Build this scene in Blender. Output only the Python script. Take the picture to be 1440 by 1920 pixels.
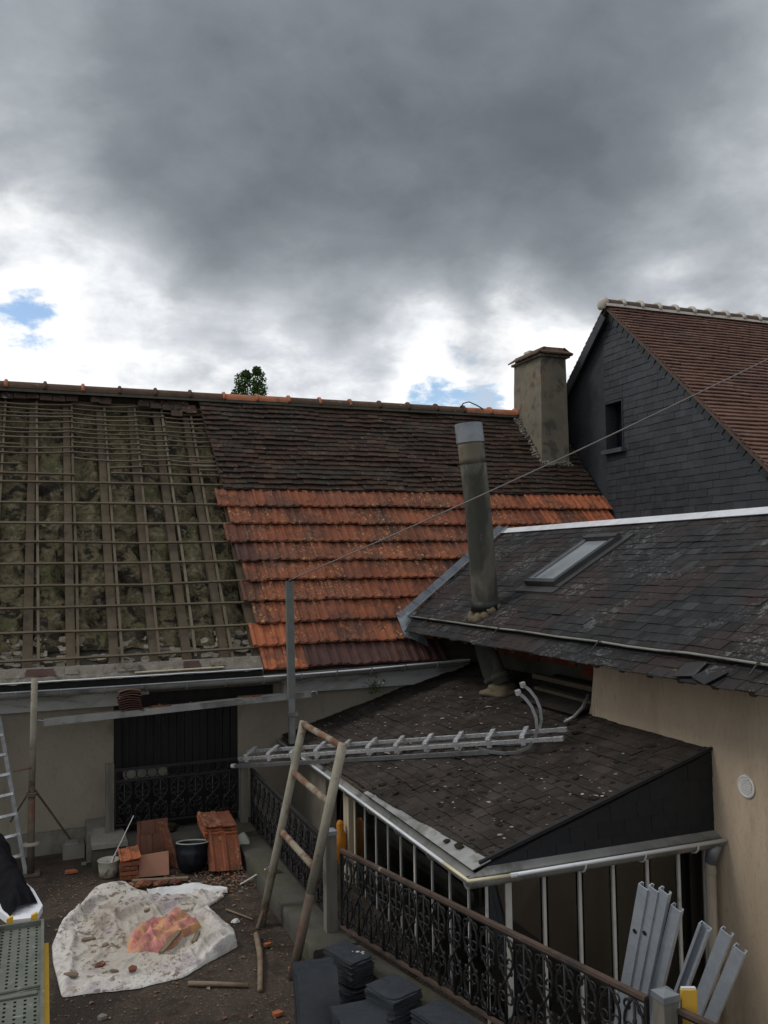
import bpy, math, random
from mathutils import Vector, Matrix, noise
random.seed(11)
scene = bpy.context.scene
for o in list(bpy.data.objects): bpy.data.objects.remove(o)
COL = scene.collection
rad = math.radians
V = Vector

# ---------------------------------------------------------------- camera
cam_d = bpy.data.cameras.new('camera'); cam = bpy.data.objects.new('camera', cam_d); COL.objects.link(cam)
RIGHT = V((.93156, -.36328, -.01490)); DOWN = V((.00671, .05816, -.99828)); FWD = V((.36352, .92986, .05659))
CAM = V((0, 0, 4.0))
cam.matrix_world = Matrix(((RIGHT.x, -DOWN.x, -FWD.x, CAM.x), (RIGHT.y, -DOWN.y, -FWD.y, CAM.y), (RIGHT.z, -DOWN.z, -FWD.z, CAM.z), (0, 0, 0, 1)))
cam_d.sensor_fit = 'VERTICAL'; cam_d.sensor_height = 24; cam_d.lens = 24 * 1630 / 1920
cam_d.clip_start = .05; cam_d.clip_end = 3000
scene.camera = cam
scene.render.engine = 'CYCLES'
scene.render.resolution_x = 768; scene.render.resolution_y = 1024
vs = scene.view_settings
vs.view_transform = 'Standard'; vs.look = 'None'; vs.gamma = 1; vs.use_curve_mapping = False
vs.exposure = 0.14

def projpx(p):
    d = V(p) - CAM; z = d.dot(FWD)
    if z < .1: return (-9999, -9999, z)
    return (720 + 1630 * d.dot(RIGHT) / z, 960 + 1630 * d.dot(DOWN) / z, z)

# ---------------------------------------------------------------- node helpers
class NT:
    def __init__(s, tree): s.t = tree; s.n = tree.nodes; s.l = tree.links
    def new(s, kind, **kw):
        n = s.n.new(kind)
        for k, v in kw.items():
            if k.startswith('_'): setattr(n, k[1:], v)
            else:
                try: sock = n.inputs[int(k[1:])] if k[0] == 'i' and k[1:].isdigit() else n.inputs[k.replace('__', ' ')]
                except Exception: sock = n.inputs[k]
                if hasattr(v, 'is_linked') or isinstance(v, bpy.types.NodeSocket): s.l.new(v, sock)
                else: sock.default_value = v
        return n
    def math(s, op, a, b=0.0, clamp=False):
        n = s.new('ShaderNodeMath', _operation=op, _use_clamp=clamp, i0=a, i1=b); return n.outputs[0]
    def vmath(s, op, a, b=(0, 0, 0)):
        n = s.new('ShaderNodeVectorMath', _operation=op, i0=a, i1=b)
        return n.outputs['Value'] if op in ('DOT_PRODUCT', 'LENGTH') else n.outputs[0]
    def ramp(s, fac, stops, interp='LINEAR'):
        n = s.new('ShaderNodeValToRGB'); r = n.color_ramp; r.interpolation = interp
        while len(r.elements) < len(stops): r.elements.new(.5)
        for e, (p, c) in zip(r.elements, stops):
            e.position = p; e.color = (*c, 1) if len(c) == 3 else c
        s.l.new(fac, n.inputs[0]); return n.outputs[0]
    def mix(s, fac, a, b, mode='MIX'):
        n = s.new('ShaderNodeMix', _data_type='RGBA', _blend_type=mode)
        for i, v in ((0, fac), (6, a), (7, b)):
            if isinstance(v, bpy.types.NodeSocket): s.l.new(v, n.inputs[i])
            else: n.inputs[i].default_value = (*v, 1) if isinstance(v, tuple) and len(v) == 3 else v
        return n.outputs[2]
    def noise(s, vec, scale, detail=5, rough=.55, dist=0.0):
        n = s.new('ShaderNodeTexNoise', Vector=vec, Scale=scale, Detail=detail, Roughness=rough, Distortion=dist); return n.outputs[0]
    def mrange(s, v, a, b, c=0.0, d=1.0, smooth=True):
        n = s.new('ShaderNodeMapRange', _interpolation_type='SMOOTHSTEP' if smooth else 'LINEAR')
        s.l.new(v, n.inputs[0])
        for i, k in enumerate((a, b, c, d)): n.inputs[i + 1].default_value = k
        return n.outputs[0]

# ---------------------------------------------------------------- world: broken overcast over blue
SUN_DIR = V((-.62, .22, .75)).normalized()
world = bpy.data.worlds.new('World'); scene.world = world; world.use_nodes = True
N = NT(world.node_tree); N.n.clear()
tc = N.new('ShaderNodeTexCoord').outputs['Generated']
dirn = N.vmath('NORMALIZE', tc)
sky = N.new('ShaderNodeTexSky', _sky_type='NISHITA', _sun_disc=False, _sun_elevation=math.asin(SUN_DIR.z),
            _sun_rotation=math.atan2(SUN_DIR.x, SUN_DIR.y), _altitude=100, _dust_density=.6).outputs[0]
sep = N.new('ShaderNodeSeparateXYZ', i0=dirn)
inv = N.math('DIVIDE', 1.0, N.math('ADD', N.math('MAXIMUM', sep.outputs[2], 0.0), .42))
p = N.new('ShaderNodeVectorMath', _operation='SCALE', i0=dirn); N.l.new(inv, p.inputs[3]); p = p.outputs[0]
def blobs(v, items):                     # cloud masses and gaps: direction, radius in degrees, weight
    for (d, r, w) in items:
        v = N.math('ADD', v, N.mrange(N.vmath('DOT_PRODUCT', dirn, V(d).normalized()), math.cos(rad(r)), 1.0, 0.0, w))
    return v
def around(v, amp): return N.math('MULTIPLY', N.math('SUBTRACT', v, .5), amp)
# far layer: sunlit cumulus with blue gaps
c1 = N.math('ADD', N.math('ADD', .60, around(N.noise(p, 3.4, 3, .5, .1), .5)), around(N.noise(p, 9.5, 9, .6, .15), .62))
c1 = blobs(c1, [((0.432, 0.884, 0.181), 5.5, -0.3), ((-0.034, 0.968, 0.249), 4, -0.2), ((-0.004, 0.955, 0.297), 2.5, -0.1), ((0.131, 0.948, 0.289), 6, 0.08), ((0.286, 0.919, 0.271), 8, 0.16)])
cum = N.ramp(c1, [(.30, (.97, .985, 1.0)), (.54, (.98, .982, .985)), (.63, (.80, .82, .85)), (.75, (.58, .605, .65)), (.9, (.44, .46, .505))])
skyc = N.new('ShaderNodeVectorMath', _operation='SCALE', i0=sky); skyc.inputs[3].default_value = .145
back = N.mix(N.mrange(c1, .32, .42), skyc.outputs[0], cum)
# near layer: low grey cloud base
c2 = N.math('ADD', N.math('ADD', .50, around(N.noise(p, 1.5, 3, .5, .2), .55)), N.math('ADD', around(N.noise(p, 3.6, 5, .52, .25), .62), around(N.noise(p, 9, 9, .62, .2), .27)))
c2 = blobs(c2, [((0.430, 0.805, 0.409), 26, 0.3), ((0.083, 0.914, 0.398), 15, 0.14), ((0.595, 0.708, 0.381), 14, 0.1), ((0.333, 0.872, 0.357), 10, 0.08), ((0.007, 0.969, 0.248), 11.5, -0.44), ((0.300, 0.927, 0.225), 11, -0.3), ((0.457, 0.866, 0.204), 10, -0.36), ((0.577, 0.782, 0.236), 10, -0.2), ((0.675, 0.688, 0.266), 11, -0.24), ((0.646, 0.614, 0.454), 8, -0.14), ((-0.038, 0.888, 0.458), 8, -0.1), ((0.116, 0.964, 0.238), 4.5, 0.1), ((0.185, 0.959, 0.212), 4, 0.04)])
c2r = N.math('MULTIPLY', c2, .85)
grey = N.ramp(c2r, [(.29, (.68, .705, .74)), (.39, (.51, .54, .575)), (.51, (.345, .374, .407)), (.645, (.225, .250, .277)), (.85, (.137, .157, .179)), (1.0, (.105, .122, .142))])
final = N.mix(N.mrange(c2, .32, .53), back, grey)
bg = N.new('ShaderNodeBackground', Color=final); bg.inputs[1].default_value = 1.0
out = N.new('ShaderNodeOutputWorld'); N.l.new(bg.outputs[0], out.inputs[0])

sun_d = bpy.data.lights.new('sun', 'SUN'); sun = bpy.data.objects.new('sun', sun_d); COL.objects.link(sun)
sun_d.energy = .95; sun_d.angle = rad(18); sun_d.color = (1, .96, .9)
sun.rotation_euler = (-SUN_DIR).to_track_quat('-Z', 'Y').to_euler(); sun.location = SUN_DIR * 60

# ---------------------------------------------------------------- materials
MATS = {}
def mat(name, cols, scale=2.5, rough=.85, bump=.25, bscale=45, metal=0.0, rnd=None, rcols=None, rmix=.7, spots=(), spec=.3, detail=6, bdist=.01, stretch=None):
    """noise-ramped colour in world space, optional per-piece colour (rnd 'obj' or 'attr'), spots of lichen / dirt / rust / painted shade, fine bump"""
    if name in MATS: return MATS[name]
    m = bpy.data.materials.new(name); m.use_nodes = True; N = NT(m.node_tree); N.n.clear()
    pos = N.new('ShaderNodeNewGeometry').outputs['Position']
    vec = pos
    if stretch: vec = N.vmath('MULTIPLY', pos, stretch)
    own = vec
    if rnd:
        r = N.new('ShaderNodeObjectInfo').outputs['Random'] if rnd == 'obj' else N.new('ShaderNodeAttribute', _attribute_name='rnd').outputs['Fac']
        if name != 'quilt':
            sc_ = N.new('ShaderNodeVectorMath', _operation='SCALE', i0=(37.0, 23.0, 51.0)); N.l.new(r, sc_.inputs[3]); own = N.vmath('ADD', vec, sc_.outputs[0])
    c = N.ramp(N.noise(own, scale, detail, .6, .2), [(.25 + .5 * i / max(1, len(cols) - 1), k) for i, k in enumerate(cols)])
    if rnd:
        rc = N.ramp(r, [(i / max(1, len(rcols) - 1), k) for i, k in enumerate(rcols)])
        c = N.mix(rmix, c, rc)
    for (sc, ssc, lo, hi, amt, *mk) in spots:
        f = N.mrange(N.noise(own if ssc > 2 else vec, ssc, 4, .6, .4), lo, hi, 0.0, amt)
        if mk: f = N.math('MULTIPLY', f, N.mrange(N.noise(N.vmath('ADD', pos, (7.3, 1.9, 4.1)), mk[0], 3, .5), .46, .60))
        c = N.mix(f, c, sc)
    bs = N.new('ShaderNodeBsdfPrincipled', Base__Color=c, Roughness=rough, Metallic=metal)
    bs.inputs['Specular IOR Level'].default_value = spec
    if rough < .99:
        N.l.new(N.mrange(N.noise(vec, scale * 3, 4), .3, .7, max(.05, rough - .12), min(1, rough + .12)), bs.inputs['Roughness'])
    if bump:
        b = N.new('ShaderNodeBump', Height=N.noise(vec, bscale, 5, .6), Strength=bump, Distance=bdist); N.l.new(b.outputs[0], bs.inputs['Normal'])
    o = N.new('ShaderNodeOutputMaterial'); N.l.new(bs.outputs[0], o.inputs[0])
    MATS[name] = m; return m

LICH = (.52, .34, .16); PALE = (.42, .40, .34); MOSSY = (.055, .06, .022)
M = {}
for sfx, src in (('', 'obj'), ('_mass', 'attr')):
    M['flat_tile' + sfx] = mat('flat_tile' + sfx, [(0.0256, 0.0160, 0.0112), (0.0480, 0.0272, 0.0184), (0.0304, 0.0232, 0.0168)], 3.0, .92, .5, 60, rnd=src,
        rcols=[(0.0192, 0.0152, 0.0120), (0.0400, 0.0224, 0.0152), (0.0680, 0.0320, 0.0208), (0.0288, 0.0224, 0.0168), (0.0920, 0.0528, 0.0336), (0.0240, 0.0176, 0.0136), (0.0528, 0.0264, 0.0176), (0.0208, 0.0176, 0.0144)], rmix=.68,
        spots=[((.036, .036, .028), 1.1, .50, .64, .65), ((.30, .29, .26), 15, .64, .69, .6), ((.018, .015, .013), 4, .54, .66, .6), ((.15, .085, .05), 7, .64, .7, .5)])
    M['slate' + sfx] = mat('slate' + sfx, [(0.0172, 0.0180, 0.0189), (0.0312, 0.0320, 0.0336), (0.0197, 0.0189, 0.0189)], 3.2, .80, .5, 60, rnd=src,
        rcols=[(0.0115, 0.0119, 0.0123), (0.0246, 0.0254, 0.0271), (0.0156, 0.0152, 0.0148), (0.0295, 0.0303, 0.0320), (0.0123, 0.0123, 0.0127), (0.0508, 0.0525, 0.0558), (0.0180, 0.0176, 0.0180), (0.0148, 0.0148, 0.0156)], rmix=.7,
        spots=[((.036, .025, .022), .75, .46, .58, .8), ((.15, .15, .148), 9, .55, .63, .65, 1.1), ((.26, .26, .25), 30, .58, .64, .6, 1.1), ((.013, .012, .011), 2.2, .52, .64, .75)], spec=.22)
    M['old_slate' + sfx] = mat('old_slate' + sfx, [(.024, .018, .015), (.044, .035, .030), (.020, .017, .0145)], 3.5, .88, .7, 50, rnd=src,
        rcols=[(.022, .017, .015), (.050, .039, .033), (.034, .028, .025), (.020, .017, .015), (.062, .052, .047), (.030, .024, .020)], rmix=.62,
        spots=[((.020, .016, .012), 2.0, .48, .62, .75), ((.13, .12, .11), 18, .62, .68, .5), ((.06, .045, .035), 5, .58, .68, .5)], spec=.2)
    M['gable_slate' + sfx] = mat('gable_slate' + sfx, [(0.0271, 0.0312, 0.0369), (0.0377, 0.0426, 0.0492)], 2.0, .55, .2, 60, rnd=src,
        rcols=[(0.0197, 0.0230, 0.0271), (0.0377, 0.0426, 0.0492), (0.0279, 0.0320, 0.0377), (0.0492, 0.0549, 0.0623), (0.0230, 0.0262, 0.0312)], rmix=.7, spots=[((.09, .10, .11), 16, .60, .68, .45, 1.2), ((.022, .025, .028), 1.3, .5, .64, .5)], spec=.4)
    M['brown_tile' + sfx] = mat('brown_tile' + sfx, [(.12, .060, .045), (.18, .096, .070)], 1.2, .88, .3, 60, rnd=src,
        rcols=[(.11, .056, .042), (.18, .10, .075), (.14, .07, .052), (.21, .125, .095)], rmix=.5, spots=[((.075, .05, .042), 1.0, .5, .66, .5)])
M['clay_tile'] = mat('clay_tile', [(.12, .042, .026), (.21, .070, .036), (.14, .055, .034)], 2.2, .88, .5, 55, rnd='obj',
    rcols=[(.23, .070, .034), (.15, .055, .034), (.29, .090, .041), (.19, .064, .034), (.10, .043, .032), (.32, .105, .048), (.20, .080, .048), (.17, .052, .030)], rmix=.6,
    spots=[((.075, .040, .030), 1.5, .47, .62, .7), ((.33, .11, .045), 3.6, .58, .68, .6), ((.50, .29, .12), 19, .575, .63, .75, 1.3), ((.42, .35, .25), 34, .60, .65, .6, 1.7), ((.042, .027, .021), 6, .55, .66, .65)])
M['purple_tile'] = mat('purple_tile', [(.050, .026, .024), (.085, .038, .030)], 2.2, .8, .4, 55, rnd='obj', rcols=[(.055, .030, .028), (.095, .040, .030), (.065, .034, .030)], rmix=.6, spots=[((.12, .045, .03), 4, .56, .68, .6), ((.03, .02, .018), 6, .54, .66, .5)])
M['fresh_tile'] = mat('fresh_tile', [(.30, .090, .042), (.40, .125, .055)], 3, .85, .4, 50, rnd='obj', rcols=[(.28, .085, .04), (.40, .125, .055), (.33, .10, .045)], rmix=.5,
    spots=[((.12, .055, .036), 4, .50, .62, .75), ((.5, .3, .14), 18, .62, .67, .6)])
M['ridge_old'] = mat('ridge_old', [(.07, .045, .033), (.12, .07, .045)], 4, .9, .4, 40, spots=[(PALE, 14, .64, .72, .5)])
M['ridge_new'] = mat('ridge_new', [(.34, .13, .07), (.44, .17, .085)], 3, .85, .3, 40, spots=[((.14, .08, .05), 5, .55, .68, .7)])
M['ridge_brown'] = mat('ridge_brown', [(.075, .055, .043), (.12, .088, .068)], 4, .9, .3, 40)
M['lime'] = mat('lime', [(.42, .38, .33), (.62, .58, .52)], 9, .95, .5, 30, spots=[((.18, .15, .12), 9, .55, .7, .7)])
M['render'] = mat('render', [(.27, .235, .185), (.33, .29, .23)], 1.1, .95, .25, 70, spots=[((.20, .17, .13), 1.1, .46, .62, .6), ((.14, .125, .10), 2.6, .57, .72, .4), ((.19, .165, .13), 24, .56, .66, .35), ((.38, .34, .28), 36, .60, .68, .4)], stretch=(1, 1, .6))
M['render_warm'] = mat('render_warm', [(.52, .41, .295), (.58, .47, .345)], .9, .95, .7, 75, spots=[((.37, .285, .20), .9, .44, .62, .6), ((.31, .235, .165), 2.0, .52, .68, .4), ((.35, .27, .19), 30, .54, .64, .4), ((.54, .44, .325), 46, .58, .68, .4), ((.20, .155, .115), 9, .64, .72, .35)], stretch=(1, 1, .30))
M['cement'] = mat('cement', [(.16, .15, .13), (.25, .235, .20)], 3, .95, .5, 40, spots=[((.07, .07, .05), 1.8, .5, .68, .6)])
M['dark_cement'] = mat('dark_cement', [(.050, .047, .039), (.095, .088, .072)], 3, .95, .9, 26, spots=[(MOSSY, 2.3, .5, .66, .7), ((.2, .19, .17), 14, .66, .74, .4)])
M['chimney'] = mat('chimney', [(.13, .115, .088), (.235, .205, .155)], 1.8, .95, .6, 35, spots=[((.17, .12, .07), 1.8, .52, .64, .7), ((.065, .065, .055), 3.5, .52, .64, .7), ((.42, .41, .37), 15, .66, .74, .5)])
M['asbestos'] = mat('asbestos', [(.075, .070, .056), (.145, .135, .105)], 2.4, .92, .5, 40, spots=[((.035, .036, .030), 2.2, .44, .58, .8), ((.17, .11, .055), 3.1, .6, .72, .5), ((.34, .34, .31), 18, .68, .74, .5)], stretch=(1, 1, .4))
M['asbestos_pale'] = mat('asbestos_pale', [(.13, .115, .085), (.22, .19, .14)], 3, .92, .4, 40, spots=[((.16, .085, .04), 3, .50, .62, .7), ((.08, .075, .06), 4, .54, .64, .8)], stretch=(1, 1, .5))
M['zinc'] = mat('zinc', [(.20, .215, .23), (.32, .34, .36)], 3, .5, .1, 30, metal=.45, spots=[((.16, .17, .18), 4, .55, .7, .6)], spec=.5)
M['zinc_white'] = mat('zinc_white', [(.62, .64, .66), (.74, .75, .77)], 2, .45, .06, 30, metal=.15, spots=[((.30, .30, .30), 6, .62, .75, .5)], spec=.5)
M['zinc_old'] = mat('zinc_old', [(.20, .20, .19), (.34, .34, .32)], 2.5, .6, .2, 30, metal=.3, spots=[((.10, .10, .085), 2.6, .5, .66, .7)])
M['lead'] = mat('lead', [(.15, .17, .185), (.25, .275, .30)], 3, .55, .35, 14, metal=.35, spots=[((.12, .135, .15), 5, .52, .66, .6)])
M['galva'] = mat('galva', [(.38, .42, .47), (.48, .52, .57)], 9, .40, .05, 60, metal=.3, spots=[((.34, .37, .41), 30, .5, .6, .4)], spec=.5)
M['alu'] = mat('alu', [(.60, .61, .62), (.74, .75, .76)], 6, .32, .05, 60, metal=.6, spots=[((.34, .34, .34), 8, .56, .7, .6)])
M['alu_dull'] = mat('alu_dull', [(.20, .205, .205), (.31, .315, .315)], 5, .5, .1, 60, metal=.6, spots=[((.18, .18, .17), 6, .52, .68, .6)])
M['rust_white'] = mat('rust_white', [(.22, .20, .155), (.33, .30, .24)], 7, .82, .3, 50, spots=[((.17, .08, .048), 4.0, .565, .64, .85), ((.14, .14, .085), 2.1, .5, .65, .6), ((.12, .06, .04), 12, .62, .7, .8)])
M['rust'] = mat('rust', [(.058, .042, .034), (.095, .062, .047), (.05, .042, .037)], 7, .9, .5, 40, spots=[((.27, .26, .24), 6.5, .62, .70, .8), ((.04, .035, .03), 4, .52, .64, .8)])
M['rust_rung'] = mat('rust_rung', [(.22, .19, .14), (.30, .27, .21)], 7, .85, .4, 50, spots=[((.17, .075, .042), 3.4, .44, .56, .9), ((.10, .05, .034), 10, .54, .64, .8)])
M['rust_post'] = mat('rust_post', [(.085, .06, .045), (.16, .125, .095)], 6, .85, .4, 50, spots=[((.12, .05, .03), 3, .5, .62, .8)])
M['iron'] = mat('iron', [(.007, .007, .0075), (.015, .0145, .0145)], 6, .55, .2, 60, spots=[((.10, .05, .03), 9, .66, .74, .6), ((.30, .30, .29), 17, .73, .78, .7)], spec=.4)
M['wood_grey'] = mat('wood_grey', [(.12, .11, .09), (.21, .195, .165)], 11, .92, .7, 30, spots=[((.07, .06, .045), 3, .52, .68, .6)], stretch=(1, 1, .2))
M['batten'] = mat('batten', [(.095, .074, .048), (.175, .142, .096)], 6, .94, .5, 50, rnd='obj', rcols=[(.070, .055, .037), (.155, .125, .084), (.105, .083, .056), (.20, .166, .118)], rmix=.55, spots=[((.09, .075, .05), 5, .52, .68, .6)])
M['rafter'] = mat('rafter', [(.066, .050, .032), (.125, .098, .066)], 5, .95, .8, 35, rnd='obj', rcols=[(.068, .048, .031), (.125, .10, .068), (.085, .065, .043)], rmix=.5, spots=[((.05, .04, .03), 4, .52, .66, .7)])
M['stick'] = mat('stick', [(.14, .10, .065), (.26, .20, .14)], 8, .95, .6, 40)
M['daub'] = mat('daub', [(.062, .050, .029), (.19, .158, .090), (.085, .070, .040), (.22, .185, .115)], 3.4, .98, 1.0, 13, spots=[((.115, .125, .045), 1.5, .53, .65, .55), ((.016, .014, .010), 3.6, .51, .60, .9), ((.28, .255, .19), 7, .57, .65, .5), ((.05, .04, .028), 11, .55, .64, .6)], bdist=.08)  # dark hollows and pale lumps: relief shading put into the colour
M['stone'] = mat('stone', [(.20, .18, .145), (.40, .37, .31)], 3, .95, .7, 22, rnd='obj', rcols=[(.13, .105, .075), (.48, .43, .34), (.22, .18, .13), (.38, .33, .25), (.11, .09, .065), (.30, .255, .19)], rmix=.5, spots=[((.09, .08, .06), 5, .52, .68, .7)], bdist=.02)
M['dark_wood'] = mat('dark_wood', [(.010, .008, .008), (.02, .016, .015)], 4, .6, .3, 40, spec=.3, stretch=(1, 1, .15))
M['fascia'] = mat('fascia', [(.46, .465, .45), (.62, .62, .60)], 2, .85, .3, 40, spots=[((.20, .20, .17), 1.5, .50, .66, .7), ((.10, .10, .085), 5, .58, .7, .6)], stretch=(.4, 1, 1))
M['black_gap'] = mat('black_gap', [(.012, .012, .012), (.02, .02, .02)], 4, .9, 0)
M['brick_red'] = mat('brick_red', [(.13, .032, .02), (.20, .05, .03)], 4, .95, .4, 40)
M['dirt'] = mat('dirt', [(.028, .021, .016), (.066, .048, .036), (.038, .029, .022)], 1.9, .97, 1.0, 26, spots=[((.16, .13, .10), 34, .57, .65, .7), ((.10, .065, .042), 9, .57, .66, .6), ((.045, .045, .026), 1.1, .55, .7, .5), ((.016, .012, .009), .9, .48, .62, .7), ((.024, .018, .014), 3, .52, .66, .6)], bdist=.03)
M['concrete_low'] = mat('concrete_low', [(.10, .095, .085), (.15, .14, .125)], 2, .95, .5, 30)
M['steel_deck'] = mat('steel_deck', [(.12, .135, .11), (.19, .20, .17)], 5, .6, .2, 40, metal=.35, spots=[((.36, .36, .33), 13, .6, .7, .6), ((.12, .12, .10), 4, .52, .66, .5)])
M['yellow'] = mat('yellow', [(.58, .33, .035), (.70, .43, .06)], 4, .75, .2, 40, spots=[((.30, .17, .04), 6, .58, .7, .6)])
M['white_board'] = mat('white_board', [(.70, .71, .75), (.78, .79, .82)], 2, .6, .04, 40)
M['jacket'] = mat('jacket', [(.008, .008, .010), (.014, .014, .017)], 5, .95, .4, 90, spec=.05)
M['jacket_red'] = mat('jacket_red', [(.16, .012, .02), (.22, .02, .03)], 5, .7, .1)
M['quilt'] = mat('quilt', [(.54, .505, .45), (.68, .65, .60)], 3.2, .95, .8, 26, rnd='attr', rcols=[(.64, .62, .58), (.52, .48, .43), (.36, .31, .25)], rmix=.65, spots=[((.38, .31, .34), 1.8, .50, .62, .6), ((.24, .18, .12), 4.2, .51, .61, .7, .9), ((.12, .085, .06), 11, .55, .60, .8, 1.2), ((.18, .11, .065), 30, .56, .61, .8, 1.0)], bdist=.02)
M['rag'] = mat('rag', [(.34, .36, .28), (.50, .52, .42)], 6, .95, .4, 50)
M['enamel'] = mat('enamel', [(.003, .004, .008), (.006, .008, .015)], 5, .4, .03, 40, spec=.35)
M['enamel_in'] = mat('enamel_in', [(.28, .30, .26), (.36, .38, .34)], 5, .4, .03, 40)
M['paint_tin'] = mat('paint_tin', [(.34, .32, .26), (.48, .46, .40)], 7, .7, .2, 40, spots=[((.15, .10, .06), 8, .55, .65, .8)])
M['new_slate'] = mat('new_slate', [(.026, .030, .036), (.050, .056, .066)], 7, .42, .25, 60, rnd='obj', rcols=[(.030, .034, .040), (.048, .053, .061)], rmix=.4, spots=[((.10, .11, .12), 22, .66, .74, .4)], spec=.4)
M['white_paint'] = mat('white_paint', [(.60, .585, .55), (.72, .70, .66)], 4, .6, .1, 40, spots=[((.30, .28, .24), 6, .58, .72, .6)])
M['pvc'] = mat('pvc', [(.33, .28, .21), (.41, .36, .275)], 3, .55, .05, 40)
M['pvc_yellow'] = mat('pvc_yellow', [(.62, .55, .36), (.72, .66, .48)], 3, .5, .05, 40)
M['cream'] = mat('cream', [(.50, .43, .30), (.60, .52, .38)], 3, .7, .1, 40)
M['orange'] = mat('orange', [(.42, .10, .02), (.62, .26, .03), (.45, .12, .02)], 7, .55, .2, 30)
M['bark'] = mat('bark', [(.05, .04, .03), (.09, .07, .05)], 6, .95, .6, 20)
M['leaf'] = mat('leaf', [(.025, .06, .012), (.06, .12, .025), (.04, .09, .02)], 1.4, .7, 0)
M['wire'] = mat('wire', [(.16, .14, .13), (.24, .21, .19)], 4, .6, 0)
M['moss'] = mat('moss', [(.012, .010, .007), (.026, .021, .012)], 10, 1.0, .8, 40)
M['crumb'] = mat('crumb', [(.26, .24, .21), (.46, .43, .38)], 8, .95, .3, 60, rnd='attr', rcols=[(.14, .12, .10), (.40, .37, .33), (.22, .15, .11), (.52, .50, .46)], rmix=.7)
M['chip'] = mat('chip', [(.14, .08, .05), (.22, .14, .09)], 8, .95, .3, 60, rnd='attr', rcols=[(.09, .065, .045), (.26, .10, .055), (.13, .10, .07), (.30, .27, .22), (.07, .05, .036)], rmix=.7)

def glass_mat(name, tint, ior=1.5, refl=1.0, rough=.02):
    m = bpy.data.materials.new(name); m.use_nodes = True; N = NT(m.node_tree); N.n.clear()
    pos = N.new('ShaderNodeNewGeometry').outputs['Position']
    dirt = N.mrange(N.noise(pos, 2.0, 5), .3, .8, .0, .10)
    tr = N.new('ShaderNodeBsdfTransparent', Color=(*tint, 1)); gl = N.new('ShaderNodeBsdfGlossy', Color=(.9, .92, .95, 1), Roughness=rough)
    df = N.new('ShaderNodeBsdfDiffuse', Color=(.10, .095, .085, 1))
    fr = N.new('ShaderNodeFresnel', IOR=ior)
    a = N.new('ShaderNodeMixShader'); N.l.new(fr.outputs[0], a.inputs[0]); N.l.new(tr.outputs[0], a.inputs[1]); N.l.new(gl.outputs[0], a.inputs[2])
    b = N.new('ShaderNodeMixShader'); N.l.new(dirt, b.inputs[0]); N.l.new(a.outputs[0], b.inputs[1]); N.l.new(df.outputs[0], b.inputs[2])
    o = N.new('ShaderNodeOutputMaterial'); N.l.new(b.outputs[0], o.inputs[0]); return m
M['glass'] = glass_mat('glass', (.24, .25, .255), 1.7)
M['sky_sheen_pane'] = mat('sky_sheen_pane', [(.24, .265, .275), (.34, .365, .375)], 1.6, .12, 0, spec=.5)  # pale opaque colour, the sky's reflection painted into the pane
M['pane_brightener'] = mat('pane_brightener', [(.55, .58, .60), (.66, .69, .70)], 1.5, .8, .05)
M['cheek'] = mat('cheek', [(.013, .014, .016), (.020, .022, .025)], 3, .6, .2, 60, rnd='obj', rcols=[(.012, .013, .015), (.020, .022, .025), (.016, .017, .020)], rmix=.5)
M['cheek_mass'] = mat('cheek_mass', [(.013, .014, .016), (.020, .022, .025)], 3, .6, .2, 60)
M['silt_shade'] = mat('silt_shade', [(.008, .008, .007), (.018, .017, .014)], 8, .9, .5, 30)

def plaid():
    m = bpy.data.materials.new('plaid'); m.use_nodes = True; N = NT(m.node_tree); N.n.clear()
    uv = N.new('ShaderNodeAttribute', _attribute_name='cloth').outputs['Vector']
    s = N.new('ShaderNodeSeparateXYZ', i0=uv)
    def stripes(sock, k, ph): return N.mrange(N.math('SINE', N.math('ADD', N.math('MULTIPLY', sock, k), ph)), -.25, .35)
    a = stripes(s.outputs[0], 16, .3); b = stripes(s.outputs[1], 26, 1.1); f = stripes(s.outputs[1], 190, 0)
    c = N.mix(a, (.58, .22, .20), (.60, .32, .14)); c = N.mix(N.math('MULTIPLY', b, .6), c, (.30, .12, .11))
    c = N.mix(N.math('MULTIPLY', f, .16), c, (.72, .45, .36))
    pos = N.new('ShaderNodeNewGeometry').outputs['Position']
    c = N.mix(N.mrange(N.noise(pos, 3.6, 4), .49, .60, 0, .7), c, (.55, .31, .13))
    bs = N.new('ShaderNodeBsdfPrincipled', Base__Color=c, Roughness=.95)
    bm = N.new('ShaderNodeBump', Height=N.noise(pos, 60, 4), Strength=.4, Distance=.01); N.l.new(bm.outputs[0], bs.inputs['Normal'])
    o = N.new('ShaderNodeOutputMaterial'); N.l.new(bs.outputs[0], o.inputs[0]); return m
M['plaid'] = plaid()

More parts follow.
